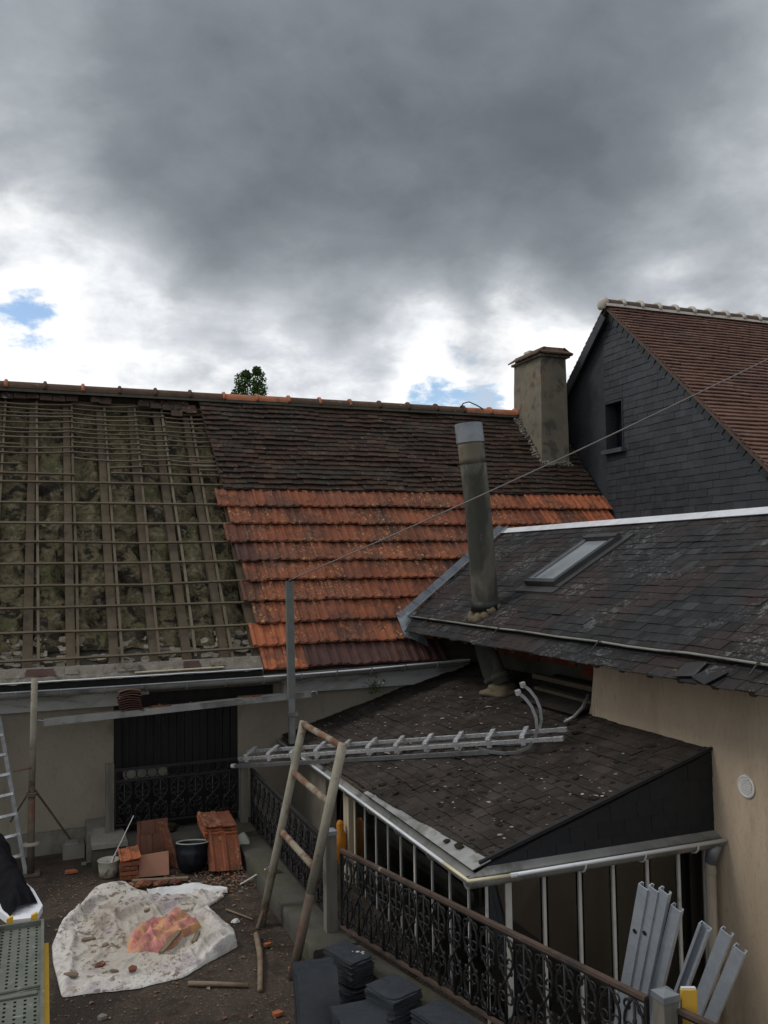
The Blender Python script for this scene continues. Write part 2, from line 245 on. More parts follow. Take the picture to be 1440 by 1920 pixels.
# ---------------------------------------------------------------- mesh helpers
def ridged(x, y, z): return 1 - abs(noise.noise(V((x, y, z)))) * 2
WM = {}
class MB:
    def __init__(s): s.v = []; s.f = []; s.r = []
    def add(s, vs, fs, rnd=None):
        b = len(s.v); s.v += [tuple(x) for x in vs]; s.f += [tuple(i + b for i in f) for f in fs]
        if rnd is not None: s.r += [rnd] * len(vs)
        return s
    def box(s, lo, hi):
        x0, y0, z0 = lo; x1, y1, z1 = hi
        return s.add([(x0, y0, z0), (x1, y0, z0), (x1, y1, z0), (x0, y1, z0), (x0, y0, z1), (x1, y0, z1), (x1, y1, z1), (x0, y1, z1)],
                     [(3, 2, 1, 0), (4, 5, 6, 7), (0, 1, 5, 4), (1, 2, 6, 5), (2, 3, 7, 6), (3, 0, 4, 7)])
    def bar(s, p0, p1, w, h, up=(0, 0, 1)):
        p0 = V(p0); p1 = V(p1); d = (p1 - p0).normalized(); up = V(up)
        a = d.cross(up)
        if a.length < 1e-4: a = d.cross(V((1, 0, 0)))
        a.normalize(); b = a.cross(d).normalized()
        vs = [q + a * (i * w / 2) + b * (j * h / 2) for q in (p0, p1) for i, j in ((-1, -1), (1, -1), (1, 1), (-1, 1))]
        return s.add(vs, [(3, 2, 1, 0), (4, 5, 6, 7), (0, 1, 5, 4), (1, 2, 6, 5), (2, 3, 7, 6), (3, 0, 4, 7)])
    def tube(s, pts, r, n=8, closed=False):
        pts = [V(q) for q in pts]; rs = r if isinstance(r, (list, tuple)) else [r] * len(pts)
        vs = []; prev = None
        for i, q in enumerate(pts):
            t = (pts[min(i + 1, len(pts) - 1)] - pts[max(i - 1, 0)]).normalized()
            if prev is None:
                a = t.cross(V((0, 0, 1)));
                if a.length < .05: a = t.cross(V((1, 0, 0)))
            else: a = prev - t * prev.dot(t)
            a.normalize(); prev = a; b = t.cross(a)
            vs += [q + (a * math.cos(2 * math.pi * k / n) + b * math.sin(2 * math.pi * k / n)) * rs[i] for k in range(n)]
        fs = [(i * n + k, i * n + (k + 1) % n, (i + 1) * n + (k + 1) % n, (i + 1) * n + k) for i in range(len(pts) - 1) for k in range(n)]
        fs += [tuple(range(n))[::-1], tuple((len(pts) - 1) * n + k for k in range(n))]
        return s.add(vs, fs)
    def lathe(s, prof, c, n=24, mtx=None):
        c = V(c); vs = []
        for (r, z) in prof:
            for k in range(n):
                q = V((r * math.cos(2 * math.pi * k / n), r * math.sin(2 * math.pi * k / n), z))
                vs.append((mtx @ q if mtx else q) + c)
        fs = [(i * n + k, i * n + (k + 1) % n, (i + 1) * n + (k + 1) % n, (i + 1) * n + k) for i in range(len(prof) - 1) for k in range(n)]
        return s.add(vs, fs)
    def prism(s, poly, vec):
        poly = [V(q) for q in poly]; vec = V(vec); n = len(poly)
        return s.add(poly + [q + vec for q in poly], [tuple(range(n))[::-1], tuple(range(n, 2 * n))] + [(i, (i + 1) % n, n + (i + 1) % n, n + i) for i in range(n)])
    def grid(s, nx, ny, fn):
        return s.add([fn(i / nx, j / ny) for j in range(ny + 1) for i in range(nx + 1)],
                     [(j * (nx + 1) + i, j * (nx + 1) + i + 1, (j + 1) * (nx + 1) + i + 1, (j + 1) * (nx + 1) + i) for j in range(ny) for i in range(nx)])
    def rock(s, c, r, sx=1, sy=1, sz=1, seed=0, M3=None, rnd=None, sub=1):
        t = (1 + 5 ** .5) / 2
        vs = [V(q).normalized() for q in ((-1, t, 0), (1, t, 0), (-1, -t, 0), (1, -t, 0), (0, -1, t), (0, 1, t), (0, -1, -t), (0, 1, -t), (t, 0, -1), (t, 0, 1), (-t, 0, -1), (-t, 0, 1))]
        fs = [(0, 11, 5), (0, 5, 1), (0, 1, 7), (0, 7, 10), (0, 10, 11), (1, 5, 9), (5, 11, 4), (11, 10, 2), (10, 7, 6), (7, 1, 8), (3, 9, 4), (3, 4, 2), (3, 2, 6), (3, 6, 8), (3, 8, 9), (4, 9, 5), (2, 4, 11), (6, 2, 10), (8, 6, 7), (9, 8, 1)]
        for _ in range(sub - 1 if sub > 1 else 0):
            cache = {}; nf = []
            def midp(a, b):
                k = (min(a, b), max(a, b))
                if k not in cache: vs.append(((vs[a] + vs[b]) / 2).normalized()); cache[k] = len(vs) - 1
                return cache[k]
            for (a, b, d) in fs:
                e, g, h = midp(a, b), midp(b, d), midp(d, a); nf += [(a, e, h), (b, g, e), (d, h, g), (e, g, h)]
            fs = nf
        o = []
        for q in vs:
            k = 1 + .55 * noise.noise(q * 1.3 + V((seed * 3.7, seed * 1.3, seed)))
            w = V((q.x * sx * k * r, q.y * sy * k * r, q.z * sz * k * r))
            o.append((M3 @ w if M3 else w) + V(c))
        return s.add(o, fs, rnd)
    def mesh(s, name, material, smooth=False):
        me = bpy.data.meshes.new(name); me.from_pydata(s.v, [], s.f); me.materials.append(material); me.update()
        if s.r and len(s.r) == len(s.v):
            a = me.attributes.new('rnd', 'FLOAT', 'POINT'); a.data.foreach_set('value', s.r)
        if smooth: me.polygons.foreach_set('use_smooth', [True] * len(me.polygons))
        return me
    def build(s, name, material, parent=None, smooth=False, mtx=None, angle=None):
        me = s.mesh(name, material, smooth or angle is not None)
        if angle is not None: me.set_sharp_from_angle(angle=rad(angle))
        return put(name, me, parent, mtx)
def put(name, me, parent=None, mtx=None):
    o = bpy.data.objects.new(name, me); COL.objects.link(o)
    m = mtx if mtx is not None else Matrix.Identity(4)
    WM[o.name] = m
    if parent is not None:
        o.parent = parent; o.matrix_local = WM[parent.name].inverted() @ m
    else: o.matrix_local = m
    return o
def thing(name, label, cat, loc, group=None):
    o = bpy.data.objects.new(name, None); COL.objects.link(o); o.empty_display_size = .2
    o.location = loc; WM[o.name] = Matrix.Translation(loc)
    return tag(o, label, cat, group)
def tag(o, label, cat, group=None):
    o['label'] = label; o['category'] = cat; o['kind'] = 'thing'
    if group: o['group'] = group
    return o
def kind(o, k): o['kind'] = k; return o
def nz(*a): return noise.noise(V(a))
def u(a, b): return random.uniform(a, b)
def lerp(a, b, t): return V(a) + (V(b) - V(a)) * t
def frame(o, U, Vv, Nn):
    return Matrix(((U.x, Vv.x, Nn.x, o.x), (U.y, Vv.y, Nn.y, o.y), (U.z, Vv.z, Nn.z, o.z), (0, 0, 0, 1)))

def clip(poly, region):
    """Sutherland-Hodgman of poly by the convex region (counter-clockwise)"""
    out = list(poly); full = True
    for i in range(len(region)):
        a = region[i]; b = region[(i + 1) % len(region)]
        side = lambda q: (b[0] - a[0]) * (q[1] - a[1]) - (b[1] - a[1]) * (q[0] - a[0])
        inp = out; out = []
        for k in range(len(inp)):
            q = inp[k]; r = inp[(k + 1) % len(inp)]; sq = side(q); sr = side(r)
            if sq >= 0: out.append(q)
            else: full = False
            if (sq >= 0) != (sr >= 0):
                t = sq / (sq - sr); out.append((q[0] + (r[0] - q[0]) * t, q[1] + (r[1] - q[1]) * t))
        if len(out) < 3: return [], False
    return out, full
def area(poly): return abs(sum(poly[i][0] * poly[(i + 1) % len(poly)][1] - poly[(i + 1) % len(poly)][0] * poly[i][1] for i in range(len(poly)))) / 2

def slate_field(name, parent, org, U, Vv, region, width, expo, length, thick, lift, m_one, m_mass, jit=.004, tilt_j=.02, limit=290, wave=0.0, skip=None, mass_name=None, drop=0.0, vjit=.0):
    """courses of slates or flat tiles over the convex region of the plane org + a*U + b*Vv; pieces cut where the region cuts them"""
    Nn = U.cross(Vv).normalized()
    a0 = min(q[0] for q in region); a1 = max(q[0] for q in region); b0 = min(q[1] for q in region); b1 = max(q[1] for q in region)
    full_me = None; pieces = []
    row = 0; b = b0 - length + expo
    while b < b1:
        a = a0 - width * (.5 if row % 2 else 1.0) + u(-.02, .02)
        while a < a1:
            w = width * u(.93, 1.04) if vjit else width
            rect = [(a + .002, b), (a + w - .002, b), (a + w - .002, b + length), (a + .002, b + length)]
            pc, full = clip(rect, region)
            ca, cb = a + w / 2, b
            a += w
            if len(pc) < 3 or area(pc) < .0012: continue
            if skip and skip(ca, cb + expo / 2): continue
            if drop and random.random() < drop: continue
            jb = u(-1, 1) * jit; h = lift + (wave * nz(ca * 1.1, cb * 1.7, 3.1) if wave else 0) + u(0, .006)
            Mx = frame(org + U * (ca) + Vv * (cb + jb) + Nn * h, U, Vv, Nn) @ Matrix.Rotation(-math.atan2(lift * .95, length) + u(-1, 1) * .006, 4, 'X') @ Matrix.Rotation(u(-1, 1) * tilt_j, 4, 'Z') @ Matrix.Rotation(u(-1, 1) * tilt_j * .6, 4, 'Y')
            loc = [(q[0] - ca, q[1] - cb) for q in pc]
            c = Mx.translation; px = projpx(c)
            vis = -30 < px[0] < 1470 and -30 < px[1] < 1950 and px[2] > 0
            pieces.append((0 if vis else 1, px[2] / max(.2, math.sqrt(area(pc) / (width * length))), Mx, loc, full and not vjit))
        b += expo; row += 1
    pieces.sort(key=lambda t: (t[0], t[1]))
    mass = MB()
    for i, (vis, dist, Mx, loc, full) in enumerate(pieces):
        mb = MB(); mb.prism([(q[0], q[1], -thick) for q in loc], (0, 0, thick))
        if i < limit and not vis:
            if full:
                if full_me is None: full_me = mb.mesh(name, m_one)
                put(name, full_me, parent, Mx)
            else: put(name, mb.mesh(name, m_one), parent, Mx)
        else: mass.add([Mx @ V(q) for q in mb.v], mb.f, random.random())
    if mass.v: kind(mass.build(mass_name or name + '_mass', m_mass, parent), 'stuff')
def half_pipe(mb, p0, p1, r, n=10, th=.006):
    """open half-round gutter from p0 to p1 (centre line of the mouth)"""
    p0 = V(p0); p1 = V(p1); d = (p1 - p0).normalized(); a = d.cross(V((0, 0, 1))).normalized(); vs = []
    for q in (p0, p1):
        for rr in (r, r - th):
            for k in range(n + 1):
                t = math.pi * k / n; vs.append(q + a * (rr * math.cos(t)) - V((0, 0, 1)) * (rr * math.sin(t)))
    k1 = n + 1; fs = []
    for k in range(n):
        fs += [(k, k + 1, 2 * k1 + k + 1, 2 * k1 + k), (k1 + k + 1, k1 + k, 3 * k1 + k, 3 * k1 + k + 1), (k, k1 + k, k1 + k + 1, k + 1), (2 * k1 + k, 2 * k1 + k + 1, 3 * k1 + k + 1, 3 * k1 + k)]
    fs += [(0, 2 * k1, 3 * k1, k1), (n, k1 + n, 3 * k1 + n, 2 * k1 + n)]
    return mb.add(vs, fs)

# ================================================================ SETTING
g = MB().grid(1, 1, lambda a, b: (-400 + 800 * a, -400 + 800 * b, -1.0)); kind(g.build('ground', M['concrete_low']), 'structure')
# raised yard of trodden earth, edge follows the railings
YARD = [(-9, -3), (4.6, -3), (4.2, 4.2), (3.92, 4.9), (2.98, 8.7), (2.98, 13.29), (-9, 13.29)]
yb = MB()
yb.prism([(x, y, -.999) for x, y in YARD], (0, 0, .94))
kind(yb.build('yard_base', M['dark_cement']), 'structure')
def yard_z(x, y): return .012 * nz(x * .8, y * .8, 1) + .010 * nz(x * 3.1, y * 3.1, 7) + .005 * nz(x * 11, y * 11, 3)
ys = MB().grid(150, 150, lambda a, b: (lambda x, y: (x, y, yard_z(x, y) - .004))(-2.2 + 5.15 * a, 6.0 + 7.2 * b))
kind(ys.build('yard', M['dirt'], smooth=True), 'structure')
ym = MB().grid(1, 1, lambda a, b: (-9 + 13 * a, -3 + 16.2 * b, -.055)); kind(ym.build('yard_margin', M['dirt']), 'structure')

# ================================================================ OLD HOUSE (left, roof half stripped)
house = thing('farmhouse', 'long low house with old clay tile roof, its left half stripped to battens', 'house', (3, 13.3, 0))
P48 = rad(48); UV = V((1, 0, 0)); UP = V((0, math.cos(P48), math.sin(P48))); UN = V((0, -math.sin(P48), math.cos(P48)))
def RP(x, s, h=0.0): return V((x, 12.85, 2.393)) + UP * s + UN * h
def sag(x, s): return .035 * nz(x * .35, s * .5, 9.0)
wall = MB()
wall.box((-4, 13.3, -1), (.95, 13.6, 2.35)); wall.box((2.76, 13.3, -1), (11, 13.6, 2.35)); wall.box((.95, 13.3, 2.0), (2.76, 13.6, 2.35)); wall.box((.95, 13.302, -1), (2.76, 13.6, .08))
wall.box((-4, 20.6, -1), (11, 20.9, 2.35)); wall.box((-4.02, 13.6, -1), (-3.7, 20.6, 2.35))
wall = wall.build('wall', M['render'], house)
MB().box((-4, 13.22, -.02), (.78, 13.3, .30)).build('plinth', M['cement'], house)
MB().prism([(-3.98, 13.7, 2.3), (-3.98, 20.5, 2.3), (-3.98, 17.2, 6.9)], (.2, 0, 0)).build('gable_wall', M['render'], house)
# door: two leaves of dark boards in a frame
dr = MB(); dr.box((.95, 13.34, .08), (1.06, 13.44, 2.0)); dr.box((2.66, 13.34, .08), (2.76, 13.44, 2.0)); dr.box((1.06, 13.34, 1.86), (2.66, 13.44, 2.0))
door = dr.build('door', M['dark_wood'], house)
for k in range(14):
    x = 1.06 + k * 1.6 / 14; MB().box((x + .004, 13.40 - u(0, .006), .10), (x + 1.6 / 14 - .004, 13.43, 1.858)).build('board', M['dark_wood'], door)
for x in (1.25, 1.6, 2.05, 2.4, 2.58): MB().lathe([(0, .012), (.014, .008), (.02, 0)], (x, 13.335, 1.93), 8, Matrix.Rotation(rad(90), 4, 'X')).build('nail_head', M['zinc_old'], door)
MB().box((.93, 13.12, .02), (2.78, 13.42, .098)).build('door_sill', M['dark_cement'], house)
# cornice boards under the gutter
MB().box((-4, 13.08, 2.13), (1.42, 13.30, 2.27)).build('cornice_board', M['fascia'], house)
MB().box((-4, 13.17, 1.985), (1.18, 13.298, 2.127)).build('cornice_board', M['fascia'], house)
MB().box((1.424, 13.13, 2.15), (3.36, 13.298, 2.25)).build('cornice_board', M['wood_grey'], house)
MB().box((3.40, 13.06, 2.17), (6.5, 13.299, 2.27)).build('cornice_board', M['fascia'], house)
MB().box((3.44, 13.16, 1.99), (6.5, 13.298, 2.166)).build('cornice_board', M['fascia'], house)
MB().prism([(1.2, 13.296, 2.128), (1.2, 13.296, 1.99), (3.3, 13.296, 1.99), (3.3, 13.296, 2.128)], (0, -.03, 0)).build('lintel', M['dark_wood'], house)
# gutter
gt = MB(); half_pipe(gt, (-4, 12.74, 2.33), (3.0, 12.74, 2.335), .10); gut = gt.build('gutter', M['zinc_old'], house, angle=40)
half = MB(); half_pipe(half, (3.0, 12.74, 2.337), (6.4, 12.76, 2.40), .10); gut2 = half.build('gutter', M['zinc_old'], house, angle=40)
MB().box((-4, 12.655, 2.285), (3.0, 12.825, 2.312)).build('silt_shade', M['silt_shade'], gut)  # near-black fill: trough shade as well as dirt put into its colour
MB().prism([(3.0, 12.655, 2.29), (3.0, 12.825, 2.29), (6.4, 12.835, 2.35), (6.4, 12.67, 2.35)], (0, 0, .03)).build('silt_shade', M['silt_shade'], gut2)  # same dark fill, shade inside the trough painted in
MB().tube([(-4, 12.64, 2.335), (-1, 12.64, 2.338), (1, 12.64, 2.33), (3, 12.64, 2.335)], .013, 6).build('bead', M['zinc'], gut)
MB().tube([(3.005, 12.64, 2.335), (3.8, 12.64, 2.338), (4.6, 12.64, 2.352), (5.4, 12.645, 2.375), (6.4, 12.66, 2.40)], .013, 6).build('bead', M['zinc_white'], gut2)
for k in range(13):
    x = -.9 + k * .56; pr = gut if x < 2.9 else gut2; z0 = 2.335 + max(0, x - 3) * .02
    MB().tube([(x, 12.74 + .112 * math.cos(t), z0 - .112 * math.sin(t)) for t in [math.pi * j / 8 for j in range(9)]], .012, 5).build('bracket', M['zinc_old'], pr)
# eaves drip sheet and mortar bed under the stripped roof
MB().prism([(-1.3, 12.80, 2.45), (-1.3, 13.05, 2.60), (-1.3, 13.1, 2.36), (-1.3, 12.82, 2.36)], (4.35, 0, 0)).build('wall_plate', M['cement'], house)
MB().grid(120, 8, lambda p, q: (-1.3 + 4.33 * p, 12.765 + .26 * q + .012 * nz(p * 30, 1, 1), 2.452 + .15 * q + .018 * nz(p * 26, q * 3, 4) + .010 * nz(p * 80, q * 8, 2) - (.03 if q == 0 else 0))).build('mortar_bed', mat('mortar_brown', [(.10, .088, .068), (.19, .17, .14), (.13, .115, .09)], 3.4, .96, .9, 24, spots=[((.055, .047, .036), 4, .54, .66, .7), ((.30, .28, .24), 9, .60, .68, .5)], bdist=.03), house, smooth=True)
for k in range(11):
    x = -1.2 + k * .40 + u(-.09, .09); w = u(.08, .20)
    MB().prism([(x - w, 12.80 + u(0, .05), 2.485), (x + w, 12.80 + u(0, .05), 2.485), (x + w * .8, 12.95, 2.575), (x - w * .9, 12.96 + u(-.03, .02), 2.58)], (0, u(-.01, .01), u(.012, .03))).build('broken_slab', M['purple_tile'] if k % 5 == 3 else mat('mortar_brown', [], 1), house)
de = MB().tube([(-1.3 + .27 * k, 12.757, 2.440 + .010 * nz(k * .8, 2, 2)) for k in range(17)], .011, 5); de.build('drip_edge', M['zinc_white'], house)
MB().bar((1.2, 12.80, 2.488), (2.45, 12.79, 2.494), .05, .016).build('batten', M['cream'], house)
MB().box((-4, 12.786, 2.30), (3.02, 12.798, 2.428)).build('gutter_shade', M['silt_shade'], house)  # dark board added as painted shade between drip edge and gutter lip
# roof body: deck under the tiled half and the whole back slope
rf = MB()
rf.prism([RP(2.96, -.02, -.10), RP(11, -.02, -.10), RP(11, 6.55, -.10), RP(2.96, 6.55, -.10)], UN * .03)
rf.prism([RP(-4, 0, -.10), RP(-1.25, 0, -.10), RP(-1.25, 6.55, -.10), RP(-4, 6.55, -.10)], UN * .03)
top = RP(0, 6.55, -.07)
rf.prism([(-4, top.y, top.z), (11, top.y, top.z), (11, top.y + 4.4, 2.3), (-4, top.y + 4.4, 2.3)], (0, .03, .04))
roof = rf.build('roof', M['rafter'], house)
rg = MB(); rg.bar(RP(-4, 6.42, -.22), RP(11, 6.42, -.22), .12, .16); rg.build('ridge_beam', M['rafter'], roof)
# lumpy daub between the rafters
RAFT = [-1.33, -.77, -.21, .36, .95, 1.52, 1.99, 2.55, 3.05]
for i in range(len(RAFT) - 1):
    a, b = RAFT[i] + .05, RAFT[i + 1] - .05
    def fn(p, q, a=a, b=b, i=i):
        x = a + (b - a) * p; s = .70 + 5.72 * q
        h = -.235 + .05 * nz(x * 2.2, s * 1.6, i) + .045 * nz(x * 6, s * 5, i + 4) + .022 * nz(x * 15, s * 13, 2) - .06 * (abs(p - .5) * 2) ** 4
        h -= .22 * max(0, nz(x * 2.3 + 5, s * 1.5, 3.3) - .16) * 2
        h += .03 * ridged(x * 3.1, s * 2.4, i + .5)
        return RP(x, s, h)
    MB().grid(24, 150, fn).build('daub_panel', M['daub'], roof, smooth=True)
# rafters, counter battens
for i, x in enumerate(RAFT):
    MB().prism([RP(x - .065 + u(-.01, .01), .12 if i % 2 else .2, -.25), RP(x + .065, .12 if i % 2 else .2, -.25), RP(x + .06 + u(-.02, .02), 6.45, -.25), RP(x - .06, 6.45, -.25)], UN * .135).build('rafter', M['rafter'], roof)
for i, x in enumerate((-.68, -.10, .46, 1.05, 1.59, 2.11, 2.65)):
    pts = [(x + u(-.012, .012) + (-.012 * (s - 2)) * (1 if i == 1 else .2), s) for s in (.35 + u(-.15, .15), 2.2, 4.2, 6.35)]
    mb = MB()
    for (xa, sa), (xb, sb) in zip(pts, pts[1:]): mb.bar(RP(xa, sa, -.088), RP(xb, sb + .004, -.088), .038, .045, UN)
    mb.build('counter_batten', M['batten'], roof)
# wide battens of the lower half
for k, s in enumerate((.45, .93, 1.38, 1.81, 2.25, 2.70, 3.13, 3.61, 4.10)):
    xs = [-1.25, .1, 1.4, 3.02 + u(0, .1)]; mb = MB(); zz = [u(-.018, .018) for _ in xs]
    for i in range(3): mb.bar(RP(xs[i], s + zz[i], -.046 + sag(xs[i], s)), RP(xs[i + 1] + .01, s + zz[i + 1], -.046 + sag(xs[i + 1], s)), .030, .032, UN)
    mb.build('batten', M['batten'], roof)
for (xa, xb, s, ds) in ((-1.2, .47, 4.33, -.02), (1.08, 3.0, 4.37, -.01), (1.07, 1.62, 4.50, .05), (2.5, 3.06, 4.62, 0), (2.62, 3.06, 4.50, .01), (2.62, 3.06, 4.74, 0)):
    MB().bar(RP(xa, s, -.046), RP(xb, s + ds, -.046), .030, .034, UN).build('batten', M['batten'], roof)
# thin close battens of the upper half, sagging and split into runs
NODES = [(-1.25, .46), (.46, 1.62), (1.62, 2.13), (2.13, 2.98)]
for r in range(13):
    s = 4.62 + r * .137
    for (xa, xb) in NODES:
        if xb > 2.9: xb = 3.05 - (s - 4.2) * .13 + .1
        if random.random() < .06 and r < 11: continue
        mb = MB(); n = 6; dip = u(.015, .05) * (xb - xa) if xa > .4 else u(.02, .075); off = u(-.02, .02); sl = u(-.02, .02) + (u(-.10, .05) if xa < 0 and random.random() < .35 else 0)
        pts = [RP(xa + (xb - xa) * t, s + off + sl * t - dip * 4 * t * (1 - t), -.050 + .008 * nz(t * 5, r, xa)) for t in [j / n for j in range(n + 1)]]
        if xa < 0 and random.random() < .3: pts = pts[:u(3, 5).__int__()]
        for q0, q1 in zip(pts, pts[1:]): mb.bar(q0, q1 + (q1 - q0) * .02, .022, .026, UN)
        mb.build('batten', M['batten'], roof)
# rubble stones of the wall head
for k in range(210):
    x = u(-1.22, 3.0); s = u(.16, .95) if k % 3 else u(.5, .98)
    w, hh, dp_ = u(.04, .10), u(.025, .055), u(.03, .06)
    vs = [(i * w * u(.7, 1.15), j * hh * u(.65, 1.15), l * dp_ * u(.7, 1.1)) for l in (-1, 1) for (i, j) in ((-1, -1), (0, -1.15), (1, -1), (1.1, 0), (1, 1), (0, 1.1), (-1, 1), (-1.1, 0))]
    fs = [tuple(range(7, -1, -1)), tuple(range(8, 16))] + [(q, (q + 1) % 8, 8 + (q + 1) % 8, 8 + q) for q in range(8)]
    put('stone', MB().add(vs, fs).mesh('stone', M['stone']), roof, frame(RP(x, s, -.255 - .03 * s + u(-.025, .03)), UV, UP, UN) @ Matrix.Rotation(u(-.3, .3), 4, 'Z') @ Matrix.Rotation(u(-.35, .35), 4, 'X') @ Matrix.Rotation(u(-.35, .35), 4, 'Y'))
MB().grid(60, 10, lambda p, q: RP(-1.3 + 4.35 * p, .12 + .85 * q, -.28 + .05 * nz(p * 22, q * 4, 2) + .03 * nz(p * 60, q * 12, 5))).build('rubble_bed', M['dark_cement'], roof, smooth=True)

# interlocking clay tiles: one tile, copied
def clay_mesh(m, var=0):
    prof = [(-.168, -.016), (-.168, .026), (-.150, .032), (-.122, .030), (-.110, .008), (-.045, .006), (-.034, .024), (-.012, .030), (.012, .030), (.034, .024), (.045, .006), (.112, .008), (.124, .018), (.165, .020), (.165, -.016)]
    mb = MB(); L = .475; n = len(prof)
    rows = [(0, .0), (.012, .004), (L, .0)]
    vs = [(x, y + (.010 * math.sin(x * 60 + var) if y < .1 else 0), z + dz) for (y, dz) in rows for (x, z) in prof]
    fs = [(j * n + i, j * n + (i + 1) % n, (j + 1) * n + (i + 1) % n, (j + 1) * n + i) for j in range(2) for i in range(n)]
    fs = [f[::-1] for f in fs] + [tuple(range(n)), tuple(range(2 * n, 3 * n))[::-1]]
    mb.add(vs, fs); return mb.mesh('clay_tile', m)
CT = {k: [clay_mesh(M[k], v) for v in range(3)] for k in ('clay_tile', 'purple_tile', 'fresh_tile')}
def clay(x, s, m='clay_tile', parent=None, h=.0, name='clay_tile'):
    Mx = frame(RP(x, s + u(-.012, .012), .062 + h + sag(x, s) + u(-.008, .010)), UV, UP, UN) @ Matrix.Rotation(-.150 + u(-.014, .014), 4, 'X') @ Matrix.Rotation(u(-.012, .012), 4, 'Z') @ Matrix.Rotation(u(-.012, .012), 4, 'Y')
    return put(name, random.choice(CT[m]), parent or roof, Mx)
LEFT = [3.06, 2.96, 3.07, 2.95, 3.05, 2.98, 2.86, 2.98, 2.82]
for r in range(9):
    s = -.03 + r * .4385; x = LEFT[r] + .165
    xmax = 10.95 if r > 5 else 5.75 + (s + .47 - .5) * 1.30 + .4
    if r < 2: xmax = 6.0
    while x < xmax:
        m = 'clay_tile'
        if r == 0 and x > 3.75: m = 'purple_tile' if random.random() < .9 else 'clay_tile'
        elif r >= 6 and x > 8.9 and random.random() < (x - 8.6) * .55: m = 'fresh_tile'
        elif random.random() < .012: m = 'purple_tile'
        elif r < 2 and x < 3.7: m = 'fresh_tile'
        clay(x, s, m); x += .3315
for (x, s) in ((-1.02, 3.56), (-1.0, 3.12), (-1.1, 5.9), (-1.05, 2.66), (-1.02, 6.05)): clay(x, s)
# old flat tiles above
FT_REG = [(2.98, 3.93), (10.98, 3.93), (10.98, 6.50), (2.80, 6.50)]
slate_field('flat_tile', roof, RP(0, 0, 0), UV, UP, FT_REG, .215, .1365, .25, .020, .058, M['flat_tile'], M['flat_tile_mass'], jit=.016, tilt_j=.03, limit=290, wave=.05, vjit=1, mass_name='flat_tile_mass', drop=.004,
            skip=lambda a, b: 10.02 < a < 10.62 and b > 4.95)
for k in range(10):                     # stray tiles still hanging under the ridge on the stripped half
    x = -1.1 + k * .222
    if k in (8,): continue
    MB().box((x - .105, 12.85, 0), (x + .105, 12.85, 0)) if False else None
    put('flat_tile', MB().prism([(-.105, 0, -.015), (.105, 0, -.015), (.105, .24, -.015), (-.105, .24, -.015)], (0, 0, .015)).mesh('flat_tile', M['flat_tile']), roof, frame(RP(x, 6.27 + u(-.03, .03), .02), UV, UP, UN) @ Matrix.Rotation(u(-.06, .06), 4, 'Z'))
for (x, s) in ((1.05, 6.24), (1.75, 6.22), (1.98, 6.18), (2.2, 6.14), (2.42, 6.12), (2.64, 6.08), (2.05, 6.32), (2.3, 6.3), (2.5, 6.28), (2.35, 5.97)):
    put('flat_tile', MB().prism([(-.105, 0, -.015), (.105, 0, -.015), (.105, .24, -.015), (-.105, .24, -.015)], (0, 0, .015)).mesh('flat_tile', M['flat_tile']), roof, frame(RP(x, s, .02), UV, UP, UN) @ Matrix.Rotation(u(-.08, .08), 4, 'Z'))
# ridge tiles: half-round with a collar
def ridge_piece(x, L, m, name='ridge_tile', r=.14, parent=None, y=17.23, z=7.255, collar=True, cm=None):
    mb = MB(); n = 10; vs = []
    for xx in (x + .004, x + L - .004):
        for rr in (r, r - .018): vs += [(xx, y + rr * math.cos(math.pi * k / n) * 1.12, z + rr * math.sin(math.pi * k / n)) for k in range(n + 1)]
    k1 = n + 1; fs = []
    for k in range(n): fs += [(k, k + 1, 2 * k1 + k + 1, 2 * k1 + k), (k1 + k + 1, k1 + k, 3 * k1 + k, 3 * k1 + k + 1), (k + 1, k, k1 + k, k1 + k + 1), (2 * k1 + k, 2 * k1 + k + 1, 3 * k1 + k + 1, 3 * k1 + k)]
    fs += [(0, 2 * k1, 3 * k1, k1), (n, k1 + n, 3 * k1 + n, 2 * k1 + n)]
    mb.add(vs, fs); o = mb.build(name, m, parent or roof, angle=40)
    if collar:
        c = MB(); c.tube([(x + L, y + (r + .008) * 1.12 * math.cos(math.pi * k / 10), z + (r + .008) * math.sin(math.pi * k / 10)) for k in range(11)], .034, 6)
        c.build('collar', cm or m, parent or roof, smooth=True)
    return o
x = -4.0; k = 0
while x < 9.85:
    L = .665; px = projpx((x, 17.2, 7.3))[0]
    m = M['ridge_new'] if (360 < px < 520 or 845 < px < 990) else M['ridge_old']
    dz = -.012 * nz(x * .5, 2, 2) * 2 + (.05 if x < 1 else .02) * 0
    ridge_piece(x, min(L, 9.98 - x), m, z=7.262 + dz, cm=M['ridge_new'] if random.random() < .45 else m); x += L
for k in range(20):
    x = -3.9 + k * .7
    if x < 9.7: MB().prism([(x, 17.06, 7.20), (x + .695, 17.06, 7.20), (x + .695, 17.10, 7.30), (x, 17.10, 7.30)], (0, .04, 0)).build('mortar_bed', M['dark_cement'], roof)
MB().tube([(8.55, 17.12, 7.36), (8.6, 17.1, 7.46), (8.75, 17.1, 7.5), (8.95, 17.1, 7.43), (9.1, 17.11, 7.36)], .014, 5).build('cable_loop', M['iron'], roof, smooth=True)
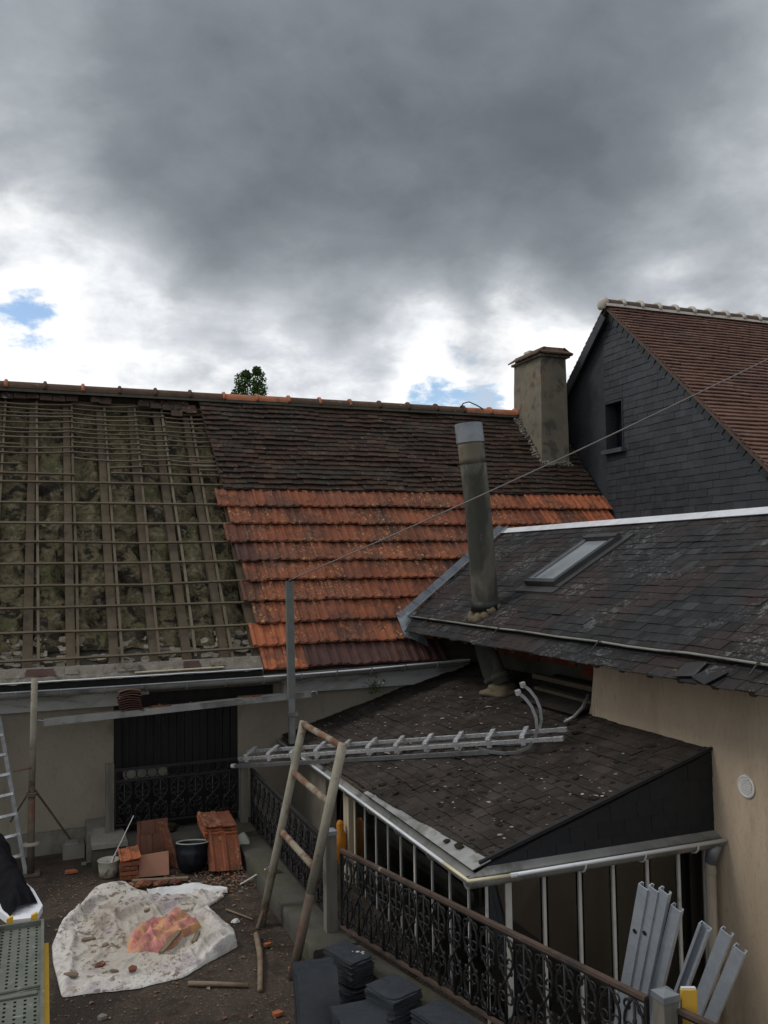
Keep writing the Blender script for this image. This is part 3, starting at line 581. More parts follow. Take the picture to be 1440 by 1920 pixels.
# chimney stack
ch = MB(); zb = 5.75
lo = [(9.97, 16.12), (10.66, 16.10), (10.68, 17.34), (9.96, 17.34)]; hi = [(10.03, 16.15), (10.66, 16.15), (10.66, 17.25), (10.0, 17.25)]
def quadring(f):
    return [(lo[i][0] + (hi[i][0] - lo[i][0]) * f, lo[i][1] + (hi[i][1] - lo[i][1]) * f) for i in range(4)]
nL = 14; nS = 8; vs = []; fs = []
per = []
for j in range(nL + 1):
    f = j / nL; q = quadring(f); z = zb + (8.42 - zb) * f; ring = []
    for i in range(4):
        a = q[i]; b = q[(i + 1) % 4]
        for t in range(nS):
            tt = t / nS; xx = a[0] + (b[0] - a[0]) * tt; yy = a[1] + (b[1] - a[1]) * tt
            k = .012 * nz(xx * 4, yy * 4, z * 3)
            ring.append((xx + k, yy + k, z))
    vs += ring
n4 = 4 * nS
for j in range(nL):
    for i in range(n4): fs.append((j * n4 + i, j * n4 + (i + 1) % n4, (j + 1) * n4 + (i + 1) % n4, (j + 1) * n4 + i))
chim = MB().add(vs, fs).build('chimney', M['chimney'], house, angle=50)
MB().box((9.96, 16.08, 8.40), (10.73, 17.32, 8.45)).build('chimney_course', M['chimney'], chim)
for k in range(5):
    y0 = 16.06 + k * .262; e0 = u(-.008, .008); e1 = u(-.008, .008)
    MB().prism([(9.90 + e0, y0 + .004, 8.452), (10.10, y0 + .004, 8.585), (10.10, y0 + .256, 8.585), (9.90 + e1, y0 + .256, 8.452)], (0, 0, .03)).build('cap_tile', M['ridge_old'], chim)
    MB().prism([(10.79 + e0, y0 + .004, 8.452), (10.58, y0 + .004, 8.585), (10.58, y0 + .256, 8.585), (10.79 + e1, y0 + .256, 8.452)][::-1], (0, 0, .03)).build('cap_tile', M['ridge_old'], chim)
for k in range(3):
    x0 = 9.93 + k * .278; MB().prism([(x0, 15.99 + u(0, .02), 8.452), (x0 + .272, 15.99 + u(0, .02), 8.452), (min(10.58, x0 + .25), 16.16, 8.58), (max(10.10, x0 + .02), 16.16, 8.58)], (0, 0, .03)).build('cap_tile', M['ridge_old'], chim)
MB().box((10.09, 16.14, 8.46), (10.59, 17.36, 8.622)).build('cap_core', M['chimney'], chim)
MB().box((10.2, 16.9, 8.622), (10.45, 17.15, 8.72)).build('flue_stone', M['lime'], chim)
fl = MB()
for k in range(260):
    t = random.random()
    if t < .62: x, s = 9.96 - abs(random.gauss(0, .045)), 4.92 + (6.35 - 4.92) * (1 - t / .62)
    else: x, s = 9.95 + (10.70 - 9.95) * (t - .62) / .38, 4.93 - abs(random.gauss(0, .05))
    fl.rock(RP(x, s, .03 + u(-.02, .05)), u(.02, .05), 1, 1, .8, k, sub=1)
kind(fl.build('flashing_mortar', mat('flash_mortar', [(.12, .11, .085), (.24, .225, .185)], 6, .95, .6, 40, spots=[((.34, .33, .29), 14, .58, .66, .6), ((.07, .065, .05), 5, .54, .66, .6)]), chim), 'stuff')

# ================================================================ SLATE-HUNG GABLE HOUSE (right, behind)
gh = thing('gable_house', 'tall house with a dark slate-hung gable and brown tiled roof', 'house', (14, 14, -1))
APY, APZ = 15.04, 9.20; TG = math.tan(rad(42.5))
def gz(y): return APZ - abs(y - APY) * TG
gm = MB(); WA, WB_, WC, WD_ = 14.68, 15.29, 6.26, 7.26
gm.prism([(11.06, 8.0, -1), (11.06, 8.0, gz(8.0)), (11.06, WA, gz(WA)), (11.06, WA, -1)], (.25, 0, 0)); gm.prism([(11.06, WB_, -1), (11.06, WB_, gz(WB_)), (11.06, 20.5, gz(20.5)), (11.06, 20.5, -1)], (.25, 0, 0))
gm.prism([(11.06, WA, -1), (11.06, WA, WC), (11.06, WB_, WC), (11.06, WB_, -1)], (.25, 0, 0)); gm.prism([(11.06, WA, WD_), (11.06, WA, gz(WA)), (11.06, APY, APZ), (11.06, WB_, gz(WB_)), (11.06, WB_, WD_)], (.25, 0, 0))
gwall = gm.build('gable_wall', M['gable_slate'], gh)
gb = MB(); gb.box((11.31, 8.0, -1), (21, 8.2, gz(8.0))); gb.box((11.31, 20.3, -1), (21, 20.5, gz(20.5))); gb.build('wall', M['render'], gh)
def win_skip(a, b): return False
OY = V((11.055, 0, 0))
WINY = (14.68, 15.29); WINZ = (6.26, 7.26)
for reg, lim in (([(-15.292, gz(15.292) - .05), (-20.3, gz(20.3) - .08), (-20.3, 4.5), (-15.292, 4.5)], 60), ([(-15.29, 7.26), (-14.68, 7.26), (-14.68, 9.12 - .33), (-15.04, 9.12), (-15.29, 8.95)], 40), ([(-15.29, 4.5), (-14.68, 4.5), (-14.68, 6.26), (-15.29, 6.26)], 50), ([(-14.68, 4.5), (-10.05, 4.5), (-14.68, 9.12 - .33)], 180)):
    slate_field('slate', gwall, OY, V((0, -1, 0)), V((0, 0, 1)), reg, .31, .138, .25, .009, .020, M['gable_slate'], M['gable_slate_mass'], jit=.007, tilt_j=.012, limit=lim, mass_name='slate_mass')
slate_field('slate', gwall, OY, V((0, -1, 0)), V((0, 0, 1)), [(-10.05, 4.5), (-8.05, 4.5), (-8.05, 2.8 - .05), (-10.05, 2.8)][::-1] if False else [(-14.68, 2.8), (-8.05, 2.8), (-10.05, 4.5), (-14.68, 4.5)], .31, .138, .25, .008, .012, M['gable_slate'], M['gable_slate_mass'], limit=1, mass_name='slate_mass')
# window recess
wn = MB(); wn.box((11.02, WINY[0], WINZ[0]), (11.30, WINY[0] + .03, WINZ[1])); wn.box((11.02, WINY[1] - .03, WINZ[0]), (11.30, WINY[1], WINZ[1])); wn.box((11.02, WINY[0] + .03, WINZ[1] - .03), (11.3, WINY[1] - .03, WINZ[1]))
wn = wn.build('window', M['gable_slate'], gh)
MB().box((11.30, WINY[0] - .02, WINZ[0] - .02), (11.33, WINY[1] + .02, WINZ[1] + .02)).build('pane', M['enamel'], wn)  # near-black sheet, the dark interior put in as colour
MB().box((10.93, WINY[0] - .05, WINZ[0] - .09), (11.05, WINY[1] + .05, WINZ[0] - .003)).build('sill', mat('dark_sill', [(.05, .052, .055), (.08, .083, .088)], 4, .8, .2), wn)
# roof slopes
OV = .10
rb = MB()
rb.prism([(10.97, APY, APZ + .02), (21, APY, APZ + .02), (21, 7.6, gz(7.6) + .02), (10.97, 7.6, gz(7.6) + .02)], (0, 0, .07))
rb.prism([(10.97, APY, APZ + .02), (10.97, 20.9, gz(20.9) + .02), (21, 20.9, gz(20.9) + .02), (21, APY, APZ + .02)], (0, 0, .07))
groof = rb.build('roof', M['ridge_brown'], gh)
US = V((0, math.cos(rad(42.5)), math.sin(rad(42.5)))); SL = (APY - 7.6) / math.cos(rad(42.5))
slate_field('roof_tile', groof, V((0, 7.6, gz(7.6) + .105)), V((1, 0, 0)), US, [(10.93, 0), (20.9, 0), (20.9, SL), (10.93, SL)], .19, .128, .17, .022, .048, M['brown_tile'], M['brown_tile_mass'], jit=.004, tilt_j=.008, limit=0, wave=.02, mass_name='roof_tile_mass')
UB = V((0, -math.cos(rad(42.5)), math.sin(rad(42.5))))
slate_field('roof_tile', groof, V((0, 20.9, gz(20.9) + .105)), V((-1, 0, 0)), UB, [(-13, 0), (-10.93, 0), (-10.93, 7.9), (-13, 7.9)], .19, .125, .17, .014, .026, M['brown_tile'], M['brown_tile_mass'], limit=0, mass_name='roof_tile_mass')
vb = MB(); vb.bar((10.95, APY, APZ + .06), (10.95, 7.6, gz(7.6) + .06), .06, .05); vb.build('verge_mortar', M['ridge_brown'], groof)
bb = MB(); bb.bar((10.93, APY + .05, APZ - .12), (10.93, 20.9, gz(20.9) - .06), .03, .20); bb.build('barge_board', M['gable_slate'], groof)
bb = MB(); bb.bar((10.90, APY - .03, APZ - .18), (10.90, 19.2, gz(19.2) - .26), .04, .045); bb.build('barge_batten', M['gable_slate'], groof)
# small slates cut along the verge
for k in range(34):
    y = APY - .12 - k * .16; z = gz(y)
    put('verge_slate', MB().prism([(0, -.09, -.16), (0, .09, -.16), (0, .09, .02), (0, -.09, .02)], (-.012, 0, 0)).mesh('verge_slate', M['gable_slate']), gwall, Matrix.Translation((11.035 + u(-.004, .002), y, z)) @ Matrix.Rotation(rad(42.5) + u(-.05, .05), 4, 'X'))
x = 10.86; k = 0
while x < 20:
    ridge_piece(x, .46, M['ridge_brown'], r=.13, parent=groof, y=APY, z=APZ + .10, collar=False)
    MB().tube([(x + .46, APY + .15 * 1.1 * math.cos(math.pi * j / 10), APZ + .09 + .155 * math.sin(math.pi * j / 10)) for j in range(11)], .042, 6).build('mortar_collar', M['lime'], groof, smooth=True)
    MB().prism([(x, APY - .18, APZ + .04), (x + .46, APY - .18, APZ + .04), (x + .46, APY - .155, APZ + .105 + u(-.02, .02)), (x, APY - .155, APZ + .10)], (0, .02, 0)).build('mortar_bed', M['lime'], groof)
    x += .46; k += 1
MB().rock((10.88, APY, APZ + .13), .15, .5, 1, .9, 3, sub=2).build('mortar_end', M['lime'], groof, smooth=True)
MB().prism([(15.2, 12.1, gz(12.1) + .12), (15.75, 12.1, gz(12.1) + .12), (15.75, 12.45, gz(12.45) + .3), (15.2, 12.45, gz(12.45) + .3)], (0, 0, .10)).build('roof_vent', M['brown_tile'], groof)

# ================================================================ SLATE-ROOFED EXTENSION (right)
ext = thing('extension', 'beige rendered wing under a dark slate roof with a skylight', 'house', (7.5, 8, -1))
TE = math.atan2(1.51, 2.63); EU = V((0, -1, 0)); EV = V((math.cos(TE), 0, math.sin(TE))); EN = EU.cross(EV).normalized()
def EP(y, t, h=0.0): return V((5.40, y, 2.908)) + EV * t + EN * h      # t runs up the slope from the skirt edge
TMAX = (8.26 - 5.40) / math.cos(TE)
ew = MB(); ew.box((6.1, 2.5, -1), (6.4, 8.83, 3.12)); ew.box((6.4, 8.53, -1), (8.0, 8.83, 3.12)); ew.box((10.3, 2.5, -1), (10.6, 13.2, 3.2)); ew.box((6.4, 2.5, -1), (10.3, 2.8, 3.2))
ewall = ew.build('wall', M['render_warm'], ext)
# flared foot of the corner where the render runs onto the lower roof
MB().prism([(6.1, 8.83, 2.65), (6.1, 8.90, 2.25), (6.1, 8.98, 2.08), (6.1, 8.84, 2.0)], (.3, 0, 0)).build('render_flare', M['render_warm'], ext)
rw = MB(); rw.box((6.75, 8.83, -1), (6.95, 13.3, 3.3)); rw.build('recess_wall', M['dark_cement'], ext)
for k, (ya, yb, za, zb) in enumerate(((8.9, 10.02, 2.42, 2.98), (10.14, 11.0, 2.52, 2.98), (11.1, 12.0, 2.5, 2.98), (12.1, 13.2, 2.5, 2.98))):
    nb = 4
    for r in range(5):
        for c in range(nb):
            y0 = ya + (yb - ya) * c / nb; y1 = ya + (yb - ya) * (c + 1) / nb; z0 = za + (zb - za) * r / 5; z1 = za + (zb - za) * (r + 1) / 5
            MB().box((6.72, y0 + .006, z0 + .006), (6.748, y1 - .006, z1 - .006)).build('brick', M['brick_red'], ext)
ed = MB()
ed.prism([EP(2.5, .02, -.06), EP(2.5, TMAX, -.06), EP(14.79, TMAX, -.06), EP(13.45, .3, -.06), EP(12.75, .02, -.06)][::-1], EN * .035)
top = EP(2.5, TMAX, -.03)
ed.prism([(8.26, 2.5, top.z), (11.0, 2.5, top.z - 1.57), (11.0, 14.7, top.z - 1.57), (8.26, 14.8, top.z)], (0, 0, .03))
eroof = ed.build('roof', M['rafter'], ext)
def ey(y): return -y
vy0, vy1 = 13.40, 14.76
EREG = [(-13.40, .30), (-2.6, .30), (-2.6, TMAX), (-vy1, TMAX)]
slate_field('slate', eroof, EP(0, 0, 0), EU, EV, EREG, .215, .15, .30, .006, .013, M['slate'], M['slate_mass'], jit=.010, tilt_j=.022, limit=250, wave=.012, vjit=1, mass_name='slate_mass', drop=.003)
# skirt courses below the gutter, loose and slipping
slate_field('slate', eroof, EP(0, 0, -.03), EU, EV, [(-12.95, -.02), (-2.6, -.02), (-2.6, .34), (-13.35, .34)], .235, .14, .28, .006, .014, M['slate'], M['slate_mass'], jit=.016, tilt_j=.03, limit=40, wave=.012, vjit=1, mass_name='slate_mass')
for (y, t, r, ti) in ((6.42, .0, .22, .04), (6.2, -.03, -.3, .05)):
    put('slipped_slate', MB().prism([(-.12, 0, 0), (.12, 0, 0), (.12, .24, 0), (-.12, .24, 0)], (0, 0, .007)).mesh('slipped_slate', M['slate']), eroof, frame(EP(y, t, .012), EU, EV, EN) @ Matrix.Rotation(r, 4, 'Z') @ Matrix.Rotation(-ti, 4, 'X'))
# rafter tails under the eaves
for k in range(17):
    y = 13.0 - k * .45
    mb = MB(); mb.bar(EP(y, .12, -.13), EP(y, 1.35, -.13), .07, .11, EN); mb.build('rafter_tail', M['rafter'], eroof)
# old gutter laid on the slope
pts = []
for k in range(25):
    y = 13.38 - k * .45; pts.append(EP(y, .285 + .018 * nz(y * .7, 1, 4), .045 + .012 * nz(y * 1.3, 5, 2)))
eg = MB(); eg.tube(pts, .0135, 6); egut = eg.build('gutter', mat('gutter_olive', [(.16, .156, .138), (.28, .275, .25)], 3, .75, .3, 30, spots=[((.09, .085, .05), 2.2, .5, .64, .7), ((.36, .36, .34), 8, .60, .68, .5)]), ext, smooth=True)
eg = MB()
for q0, q1 in zip(pts, pts[1:]): eg.bar(q0 + EV * .03 - EN * .02, q1 + EV * .03 - EN * .02, .05, .012, EN)
eg.build('gutter_bed', M['silt_shade'], egut)
for k in range(2, 24, 5):
    q = pts[k]; MB().bar(q + EN * .03, q - EV * .15 + EN * (-.01), .02, .008, EN).build('gutter_strap', M['iron'], egut)
# zinc ridge in lengths, valley flashing, lead patch
for k in range(7):
    y0 = 14.86 - k * 1.9; y1 = y0 - 1.89
    MB().prism([(8.26, y0, 4.575), (8.11, y0, 4.497), (8.10, y0, 4.506), (8.26, y0, 4.60), (8.42, y0, 4.50), (8.41, y0, 4.49)], (0, y1 - y0, u(-.004, .004))).build('ridge_flashing', M['zinc_white'], ext)
A = RP(8.26, 2.90, .125); B = RP(5.58, .84, .125); nseg = 8
for k in range(nseg):
    a = lerp(A, B, k / nseg); b = lerp(A, B, (k + 1) / nseg + .01)
    side = V((-.14, 0, 0)) - UP * -.04
    MB().prism([a + V((-.02, 0, -.045)), a + side, b + side, b + V((-.02, 0, -.045))], UN * .008).build('valley_flashing', M['lead'], ext)
    mb = MB(); mb.bar(a + V((.02, -.03, .01)), b + V((.02, -.03, .01)), .03, .02, EN); mb.build('valley_edge', M['zinc'], ext)
def lead(p, q):
    x = 5.42 + .36 * p; s = .42 + .50 * q
    return RP(x, s - .22 * p * (1 - q), .115 + .03 * nz(x * 7, s * 7, 1) + .035 * nz(x * 3, s * 4, 6))
MB().grid(12, 12, lead).build('lead_patch', M['lead'], ext, smooth=True)
# skylight
SY0, SY1, ST0, ST1 = 11.18, 10.38, (6.60 - 5.4) / math.cos(TE), (7.74 - 5.4) / math.cos(TE)
sk = MB()
sk.prism([EP(SY0, ST0, .0), EP(SY1, ST0, .0), EP(SY1, ST0 + .07, .0), EP(SY0, ST0 + .07, .0)], EN * .10)
sk.prism([EP(SY0, ST1 - .10, .0), EP(SY1, ST1 - .10, .0), EP(SY1, ST1, .0), EP(SY0, ST1, .0)], EN * .13)
sk.prism([EP(SY0, ST0 + .072, .0), EP(SY0 - .045, ST0 + .072, .0), EP(SY0 - .045, ST1 - .102, .0), EP(SY0, ST1 - .102, .0)], EN * .105)
sk.prism([EP(SY1 + .09, ST0 + .072, .0), EP(SY1, ST0 + .072, .0), EP(SY1, ST1 - .102, .0), EP(SY1 + .09, ST1 - .102, .0)], EN * .105)
sky_o = sk.build('skylight', mat('dark_frame', [(.035, .035, .036), (.06, .06, .06)], 4, .5, .1), ext)
MB().prism([EP(SY0 - .047, ST0 + .075, .05), EP(SY1 + .092, ST0 + .075, .05), EP(SY1 + .092, ST1 - .105, .05), EP(SY0 - .047, ST1 - .105, .05)], EN * .012).build('pane', M['sky_sheen_pane'], sky_o)
MB().prism([EP(SY0 - .047, ST0 + .075, .03), EP(SY1 + .092, ST0 + .075, .03), EP(SY1 + .092, ST1 - .105, .03), EP(SY0 - .047, ST1 - .105, .03)], EN * .008).build('pane_brightener', M['pane_brightener'], sky_o)  # pale sheet added under the pane to make it look lighter
mb = MB(); mb.bar(EP(SY0 - .06, ST0 + .08, .085), EP(SY0 - .06, ST1 - .11, .085), .02, .03, EN); mb.bar(EP(SY0 - .1, ST0 + .09, .085), EP(SY1 + .1, ST0 + .09, .085), .02, .03, EN); mb.build('inner_frame', M['zinc'], sky_o)
MB().prism([EP(SY1, ST0 - .02, .01), EP(SY1 - .14, ST0 - .02, .01), EP(SY1 - .14, ST1 + .12, .01), EP(SY1, ST1 + .12, .01)], EN * .03).build('apron', mat('dark_frame', [], 1), sky_o)
MB().prism([EP(SY0 + .08, ST0 - .16, .008), EP(SY1 - .14, ST0 - .16, .008), EP(SY1 - .14, ST0 - .022, .008), EP(SY0 + .08, ST0 - .022, .008)], EN * .022).build('apron', mat('dark_frame', [], 1), sky_o)
# round vent grille on the beige wall
vg = MB(); Rv = Matrix.Rotation(rad(-90), 4, 'Y')
vg.lathe([(.0, 0), (.105, 0), (.105, .012), (.09, .018), (.078, .008), (0, .008)], (6.098, 6.44, 1.86), 28, Rv)
vent = vg.build('vent_grille', M['white_paint'], ext, angle=40)
for k in range(-4, 5):
    h = math.sqrt(max(0, .076 ** 2 - (k * .0165) ** 2)); mb = MB(); mb.bar((6.083, 6.44 - h, 1.86 + k * .0165), (6.083, 6.44 + h, 1.86 + k * .0165), .012, .006, (.5, 0, 1)); mb.build('slat', M['white_paint'], vent)
# flue pipe with its zinc cap
fp = thing('flue_pipe', 'tall leaning stained cement flue pipe rising through the slate roof', 'flue', (5.95, 11.24, 3.2))
b0 = V((5.96, 11.24, 3.05)); b1 = V((5.73, 11.24, 5.98)); dd = b1 - b0
def fpt(t): return b0 + dd * t + V((.03 * math.sin(t * 3.1), 0, 0))
MB().tube([fpt(t / 12 * .80) for t in range(13)], [.19 + .004 * nz(t, 3, 1) for t in range(13)], 24).build('pipe', M['asbestos'], fp, smooth=True)
MB().tube([fpt(.80 + t * .0275) for t in range(5)], [.192] * 5, 24).build('pipe_top', M['asbestos_pale'], fp, smooth=True)
q0, q1 = fpt(.905), fpt(1.0); dz = (q1 - q0)
cp = MB(); n = 28; vs = []
ax = V((1, 0, .08)).normalized(); ay = V((0, 1, 0))
for f, r in ((0, .205), (1, .200), (1, .192), (.25, .192)): vs += [q0 + dz * f + (ax * math.cos(2 * math.pi * k / n) + ay * math.sin(2 * math.pi * k / n)) * r for k in range(n)]
cp.add(vs, [(j * n + k, j * n + (k + 1) % n, (j + 1) * n + (k + 1) % n, (j + 1) * n + k) for j in range(3) for k in range(n)] + [tuple(3 * n + k for k in range(n))])
cp.build('zinc_cap', M['zinc'], fp, angle=40)
MB().tube([fpt(.075), fpt(.12)], [.215, .205], 20).build('collar', M['iron'], fp, smooth=True)
mb = MB(); [mb.rock(EP(11.24 + .16 * math.cos(k * .7), .60 + .17 * math.sin(k * .7), .03), u(.07, .11), 1.1, 1, .9, k, sub=2) for k in range(9)]; mb.build('mortar_base', mat('mortar_warm', [(.11, .088, .055), (.19, .155, .10)], 6, .95, .6, 40, spots=[((.10, .06, .03), 5, .5, .65, .6)]), fp, smooth=True)
# second, short pipe that drops from the eaves to the lower roof
ep = thing('eaves_pipe', 'short sloping pipe dropping from the slate eaves onto the lower roof', 'pipe', (6.05, 11.1, 2.1))
MB().tube([(5.95, 11.35, 2.95), (5.98, 11.3, 2.68), (6.03, 11.2, 2.4), (6.08, 11.1, 2.2)], [.15, .155, .165, .17], 18).build('pipe', M['asbestos'], ep, smooth=True)
MB().tube([(6.05, 11.16, 2.33), (6.065, 11.13, 2.27)], [.19, .19], 18).build('collar', M['asbestos'], ep, smooth=True)
MB().rock((6.08, 11.05, 2.13), .24, 1.1, 1.1, .5, 8, sub=3).build('mortar_base', mat('mortar_warm', [], 1), ep, smooth=True)

# ================================================================ VERANDA (lean-to with slate roof and glazed sides)
ver = thing('veranda', 'glazed lean-to veranda with a low mossy slate roof and white glazing bars', 'veranda', (4.8, 9.5, -1))
TL = math.atan(.292); LU = V((0, -1, 0)); LV = V((math.cos(TL), 0, math.sin(TL))); LN = LU.cross(LV).normalized()
def LP(y, t, h=0.0): return V((3.43, y, 1.33)) + LV * t + LN * h
LT = (6.72 - 3.43) / math.cos(TL); LT1 = (6.095 - 3.43) / math.cos(TL)
ld = MB(); ld.prism([LP(6.93, .12, -.06), LP(6.93, LT1, -.06), LP(8.82, LT1, -.06), LP(8.82, LT, -.06), LP(13.29, LT, -.06), LP(13.29, .0, -.06)][::-1], LN * .035)
vroof = ld.build('roof', M['rafter'], ver)
slate_field('slate', vroof, LP(0, 0, 0), LU, LV, [(-8.88, .09), (-6.90, .20), (-6.90, LT1), (-8.88, LT1)], .205, .145, .30, .008, .019, M['old_slate'], M['old_slate_mass'], jit=.010, tilt_j=.022, limit=170, wave=.018, vjit=1, mass_name='slate_mass')
slate_field('slate', vroof, LP(0, 0, 0), LU, LV, [(-13.27, .02), (-8.88, .09), (-8.88, LT), (-13.27, LT)], .205, .145, .30, .008, .019, M['old_slate'], M['old_slate_mass'], jit=.010, tilt_j=.022, limit=125, wave=.018, vjit=1, mass_name='slate_mass')
# crumbs, moss cushions and bits of tile lying on it
cr = MB()
for k in range(260):
    y = u(6.95, 13.1); t = u(.25, 2.6); r = u(.004, .013) * (1.9 if random.random() < .08 else 1)
    cr.rock(LP(y, t, .022), r, u(1, 2.6), u(.8, 2.0), .35, k, rnd=random.random() ** 1.6)
kind(cr.build('roof_crumbs', M['crumb'], vroof), 'stuff')
ms = MB()
for k in range(130):
    y = u(6.95, 9.6) if k % 3 else u(6.95, 13); t = (int(u(0, 17)) * .15) + u(-.02, .03) + .12; r = u(.012, .03)
    if k < 14: r = u(.03, .05)
    ms.rock(LP(y, t, .020), r, 1.4, 1.3, .55, k)
kind(ms.build('moss_cushions', M['moss'], vroof), 'stuff')
# boards and a zinc sheet in the corner by the beige wall, a grey conduit
MB().prism([(5.9, 8.95, 2.135), (5.9, 10.35, 2.135), (6.7, 10.6, 2.37), (6.7, 8.95, 2.37)], (0, 0, .02)).build('flashing_sheet', M['old_slate'], vroof)
for (p0, p1, w, h) in (((6.42, 10.7, 2.37), (6.44, 9.0, 2.36), .10, .06), ((6.22, 10.3, 2.27), (6.24, 9.0, 2.25), .12, .04)):
    mb = MB(); mb.bar(p0, p1, w, h); mb.build('board', M['rafter'], vroof)
tag(MB().tube([(5.75, 8.95, 2.06), (5.88, 8.93, 2.12), (6.0, 8.93, 2.22), (6.1, 8.95, 2.36)], .022, 8).build('conduit', M['alu_dull'], smooth=True), 'short grey conduit curving from the low slate roof up to the beige wall corner', 'pipe')
# dark slate cheek above the front gutter
ck = MB(); ck.prism([(3.52, 6.90, 1.24), (6.1, 6.90, 1.24), (6.1, 6.90, 2.085), (3.58, 6.90, 1.345)], (0, .04, 0)); cheek = ck.build('cheek_wall', M['cheek'], ver)
slate_field('slate', cheek, V((0, 6.896, 0)), V((1, 0, 0)), V((0, 0, 1)), [(3.55, 1.25), (6.095, 1.25), (6.095, 2.09), (3.60, 1.345)], .30, .14, .24, .007, .012, M['cheek'], M['cheek_mass'], limit=60, tilt_j=.008, mass_name='slate_mass')
MB().bar((3.53, 6.885, 1.375), (6.1, 6.885, 2.125), .03, .03).build('verge_strip', M['cheek'], ver)
# gutters
gl = MB(); half_pipe(gl, (3.43, 13.25, 1.275), (3.43, 6.80, 1.285), .075); glo = gl.build('gutter', M['zinc_old'], ver, angle=40)
MB().tube([(3.355, 13.25, 1.285), (3.355, 10, 1.288), (3.355, 7.25, 1.29)], .017, 6).build('bead', M['zinc_white'], glo, smooth=True)
MB().tube([(3.355, 7.25, 1.29), (3.355, 6.75, 1.292), (3.75, 6.725, 1.292)], .016, 6).build('corner_bead', M['pvc_yellow'], glo, smooth=True)
gf = MB(); half_pipe(gf, (3.36, 6.80, 1.285), (6.14, 6.80, 1.285), .078); gfo = gf.build('gutter', M['zinc_old'], ver, angle=40)
MB().tube([(3.75, 6.725, 1.292), (4.9, 6.722, 1.292), (6.14, 6.722, 1.292)], .019, 6).build('bead', M['zinc_white'], gfo, smooth=True)
MB().tube([(3.745, 6.722, 1.292), (3.80, 6.722, 1.292)], .022, 8).build('joint', M['zinc_white'], gfo)
MB().prism([(3.36, 6.80, 1.285), (6.14, 6.80, 1.285), (6.14, 6.88, 1.33), (3.6, 6.88, 1.33)], (0, 0, .01)).build('gutter_apron', M['zinc_old'], gfo)
for (x0) in (4.5, 5.15, 5.75): MB().tube([(x0, 6.80 - .088 * math.cos(t), 1.285 - .088 * math.sin(t)) for t in [math.pi * j / 8 - .1 for j in range(9)]], .010, 5).build('bracket', M['zinc_white'], gfo)
for y0 in (7.6, 8.4, 9.2, 10.0, 10.8): MB().tube([(3.43 - .086 * math.cos(t), y0, 1.285 - .086 * math.sin(t)) for t in [math.pi * j / 8 - .1 for j in range(9)]], .010, 5).build('bracket', M['zinc_old'], glo)
ap = MB(); ap.prism([LP(6.86, .02, -.005), LP(6.86, .21, .0), LP(9.6, .11, .0), LP(9.6, .02, -.005)], LN * .008); ap.build('zinc_apron', mat('apron_zinc', [(.20, .20, .19), (.40, .40, .39)], 2.6, .6, .2, 30, metal=.1, spots=[((.12, .11, .09), 3.5, .52, .64, .7)]), ver)
# glazing bars, panes, sill walls
LY = [10.5, 10.13, 9.75, 9.37, 8.99, 8.60, 8.16, 7.75, 7.35, 7.0]
FX = [3.65, 3.88, 4.25, 4.63, 5.0, 5.39, 5.76, 6.08]
for i, y in enumerate(LY):
    w = .015 if i not in (5,) else .032
    if i == 0: w = .045
    MB().box((3.643, y - w / 2, -.30), (3.667, y + w / 2, 1.22)).build('glazing_bar', M['white_paint'] if i else M['cream'], ver)
for i in range(len(LY) - 1): MB().box((3.652, LY[i + 1] + .031, -.298), (3.658, LY[i] - .031, 1.22)).build('pane', M['glass'], ver)
for i, x in enumerate(FX):
    w = .062 if i == 1 else .030
    if i == 0: continue
    MB().box((x - w / 2, 7.008, -.30), (x + w / 2, 7.032, 1.22)).build('glazing_bar', M['white_paint'], ver)
for i in range(len(FX) - 1): MB().box((FX[i] + .04, 7.018, -.298), (FX[i + 1] - .04, 7.024, 1.22)).build('pane', M['glass'], ver)
MB().box((3.58, 7.0, -1), (3.72, 10.62, -.304)).build('sill_wall', M['render'], ver)
MB().box((3.722, 6.94, -1), (6.08, 7.08, -.304)).build('sill_wall', M['render'], ver)
MB().box((3.61, 6.95, 1.222), (3.70, 10.6, 1.30)).build('head_beam', M['dark_wood'], ver)
MB().box((3.702, 6.96, 1.222), (6.08, 7.06, 1.30)).build('head_beam', M['dark_wood'], ver)
MB().box((3.60, 10.60, -1), (3.72, 10.80, 1.24)).build('door_post', M['cream'], ver)
MB().box((3.60, 11.55, -1), (3.75, 13.29, 1.30)).build('end_wall', M['render'], ver)
MB().box((4.05, 10.9, -1), (4.11, 11.5, 1.1)).build('inner_door', mat('brown_door', [(.10, .05, .025), (.16, .08, .04)], 3, .7, .2), ver)
MB().box((4.02, 11.15, .72), (4.045, 11.40, 1.02)).build('picture', M['dark_wood'], ver)
MB().box((3.75, 7.1, -.999), (6.09, 13.28, -.95)).build('floor', M['dark_wood'], ver)
# downpipe
dp = thing('downpipe', 'cream plastic downpipe at the end of the veranda front gutter', 'downpipe', (5.98, 6.84, -1))
MB().tube([(6.02, 6.80, 1.24), (6.0, 6.81, 1.16), (5.985, 6.83, 1.06)], [.075, .06, .055], 14).build('outlet', M['zinc'], dp, smooth=True)
MB().tube([(5.985, 6.83, 1.07), (5.985, 6.84, -.98)], .05, 16).build('pipe', M['pvc'], dp, smooth=True)
for z in (.96, .0): MB().tube([(5.985, 6.83, z), (5.985, 6.83, z + .05)], .056, 16).build('socket', M['pvc'], dp)
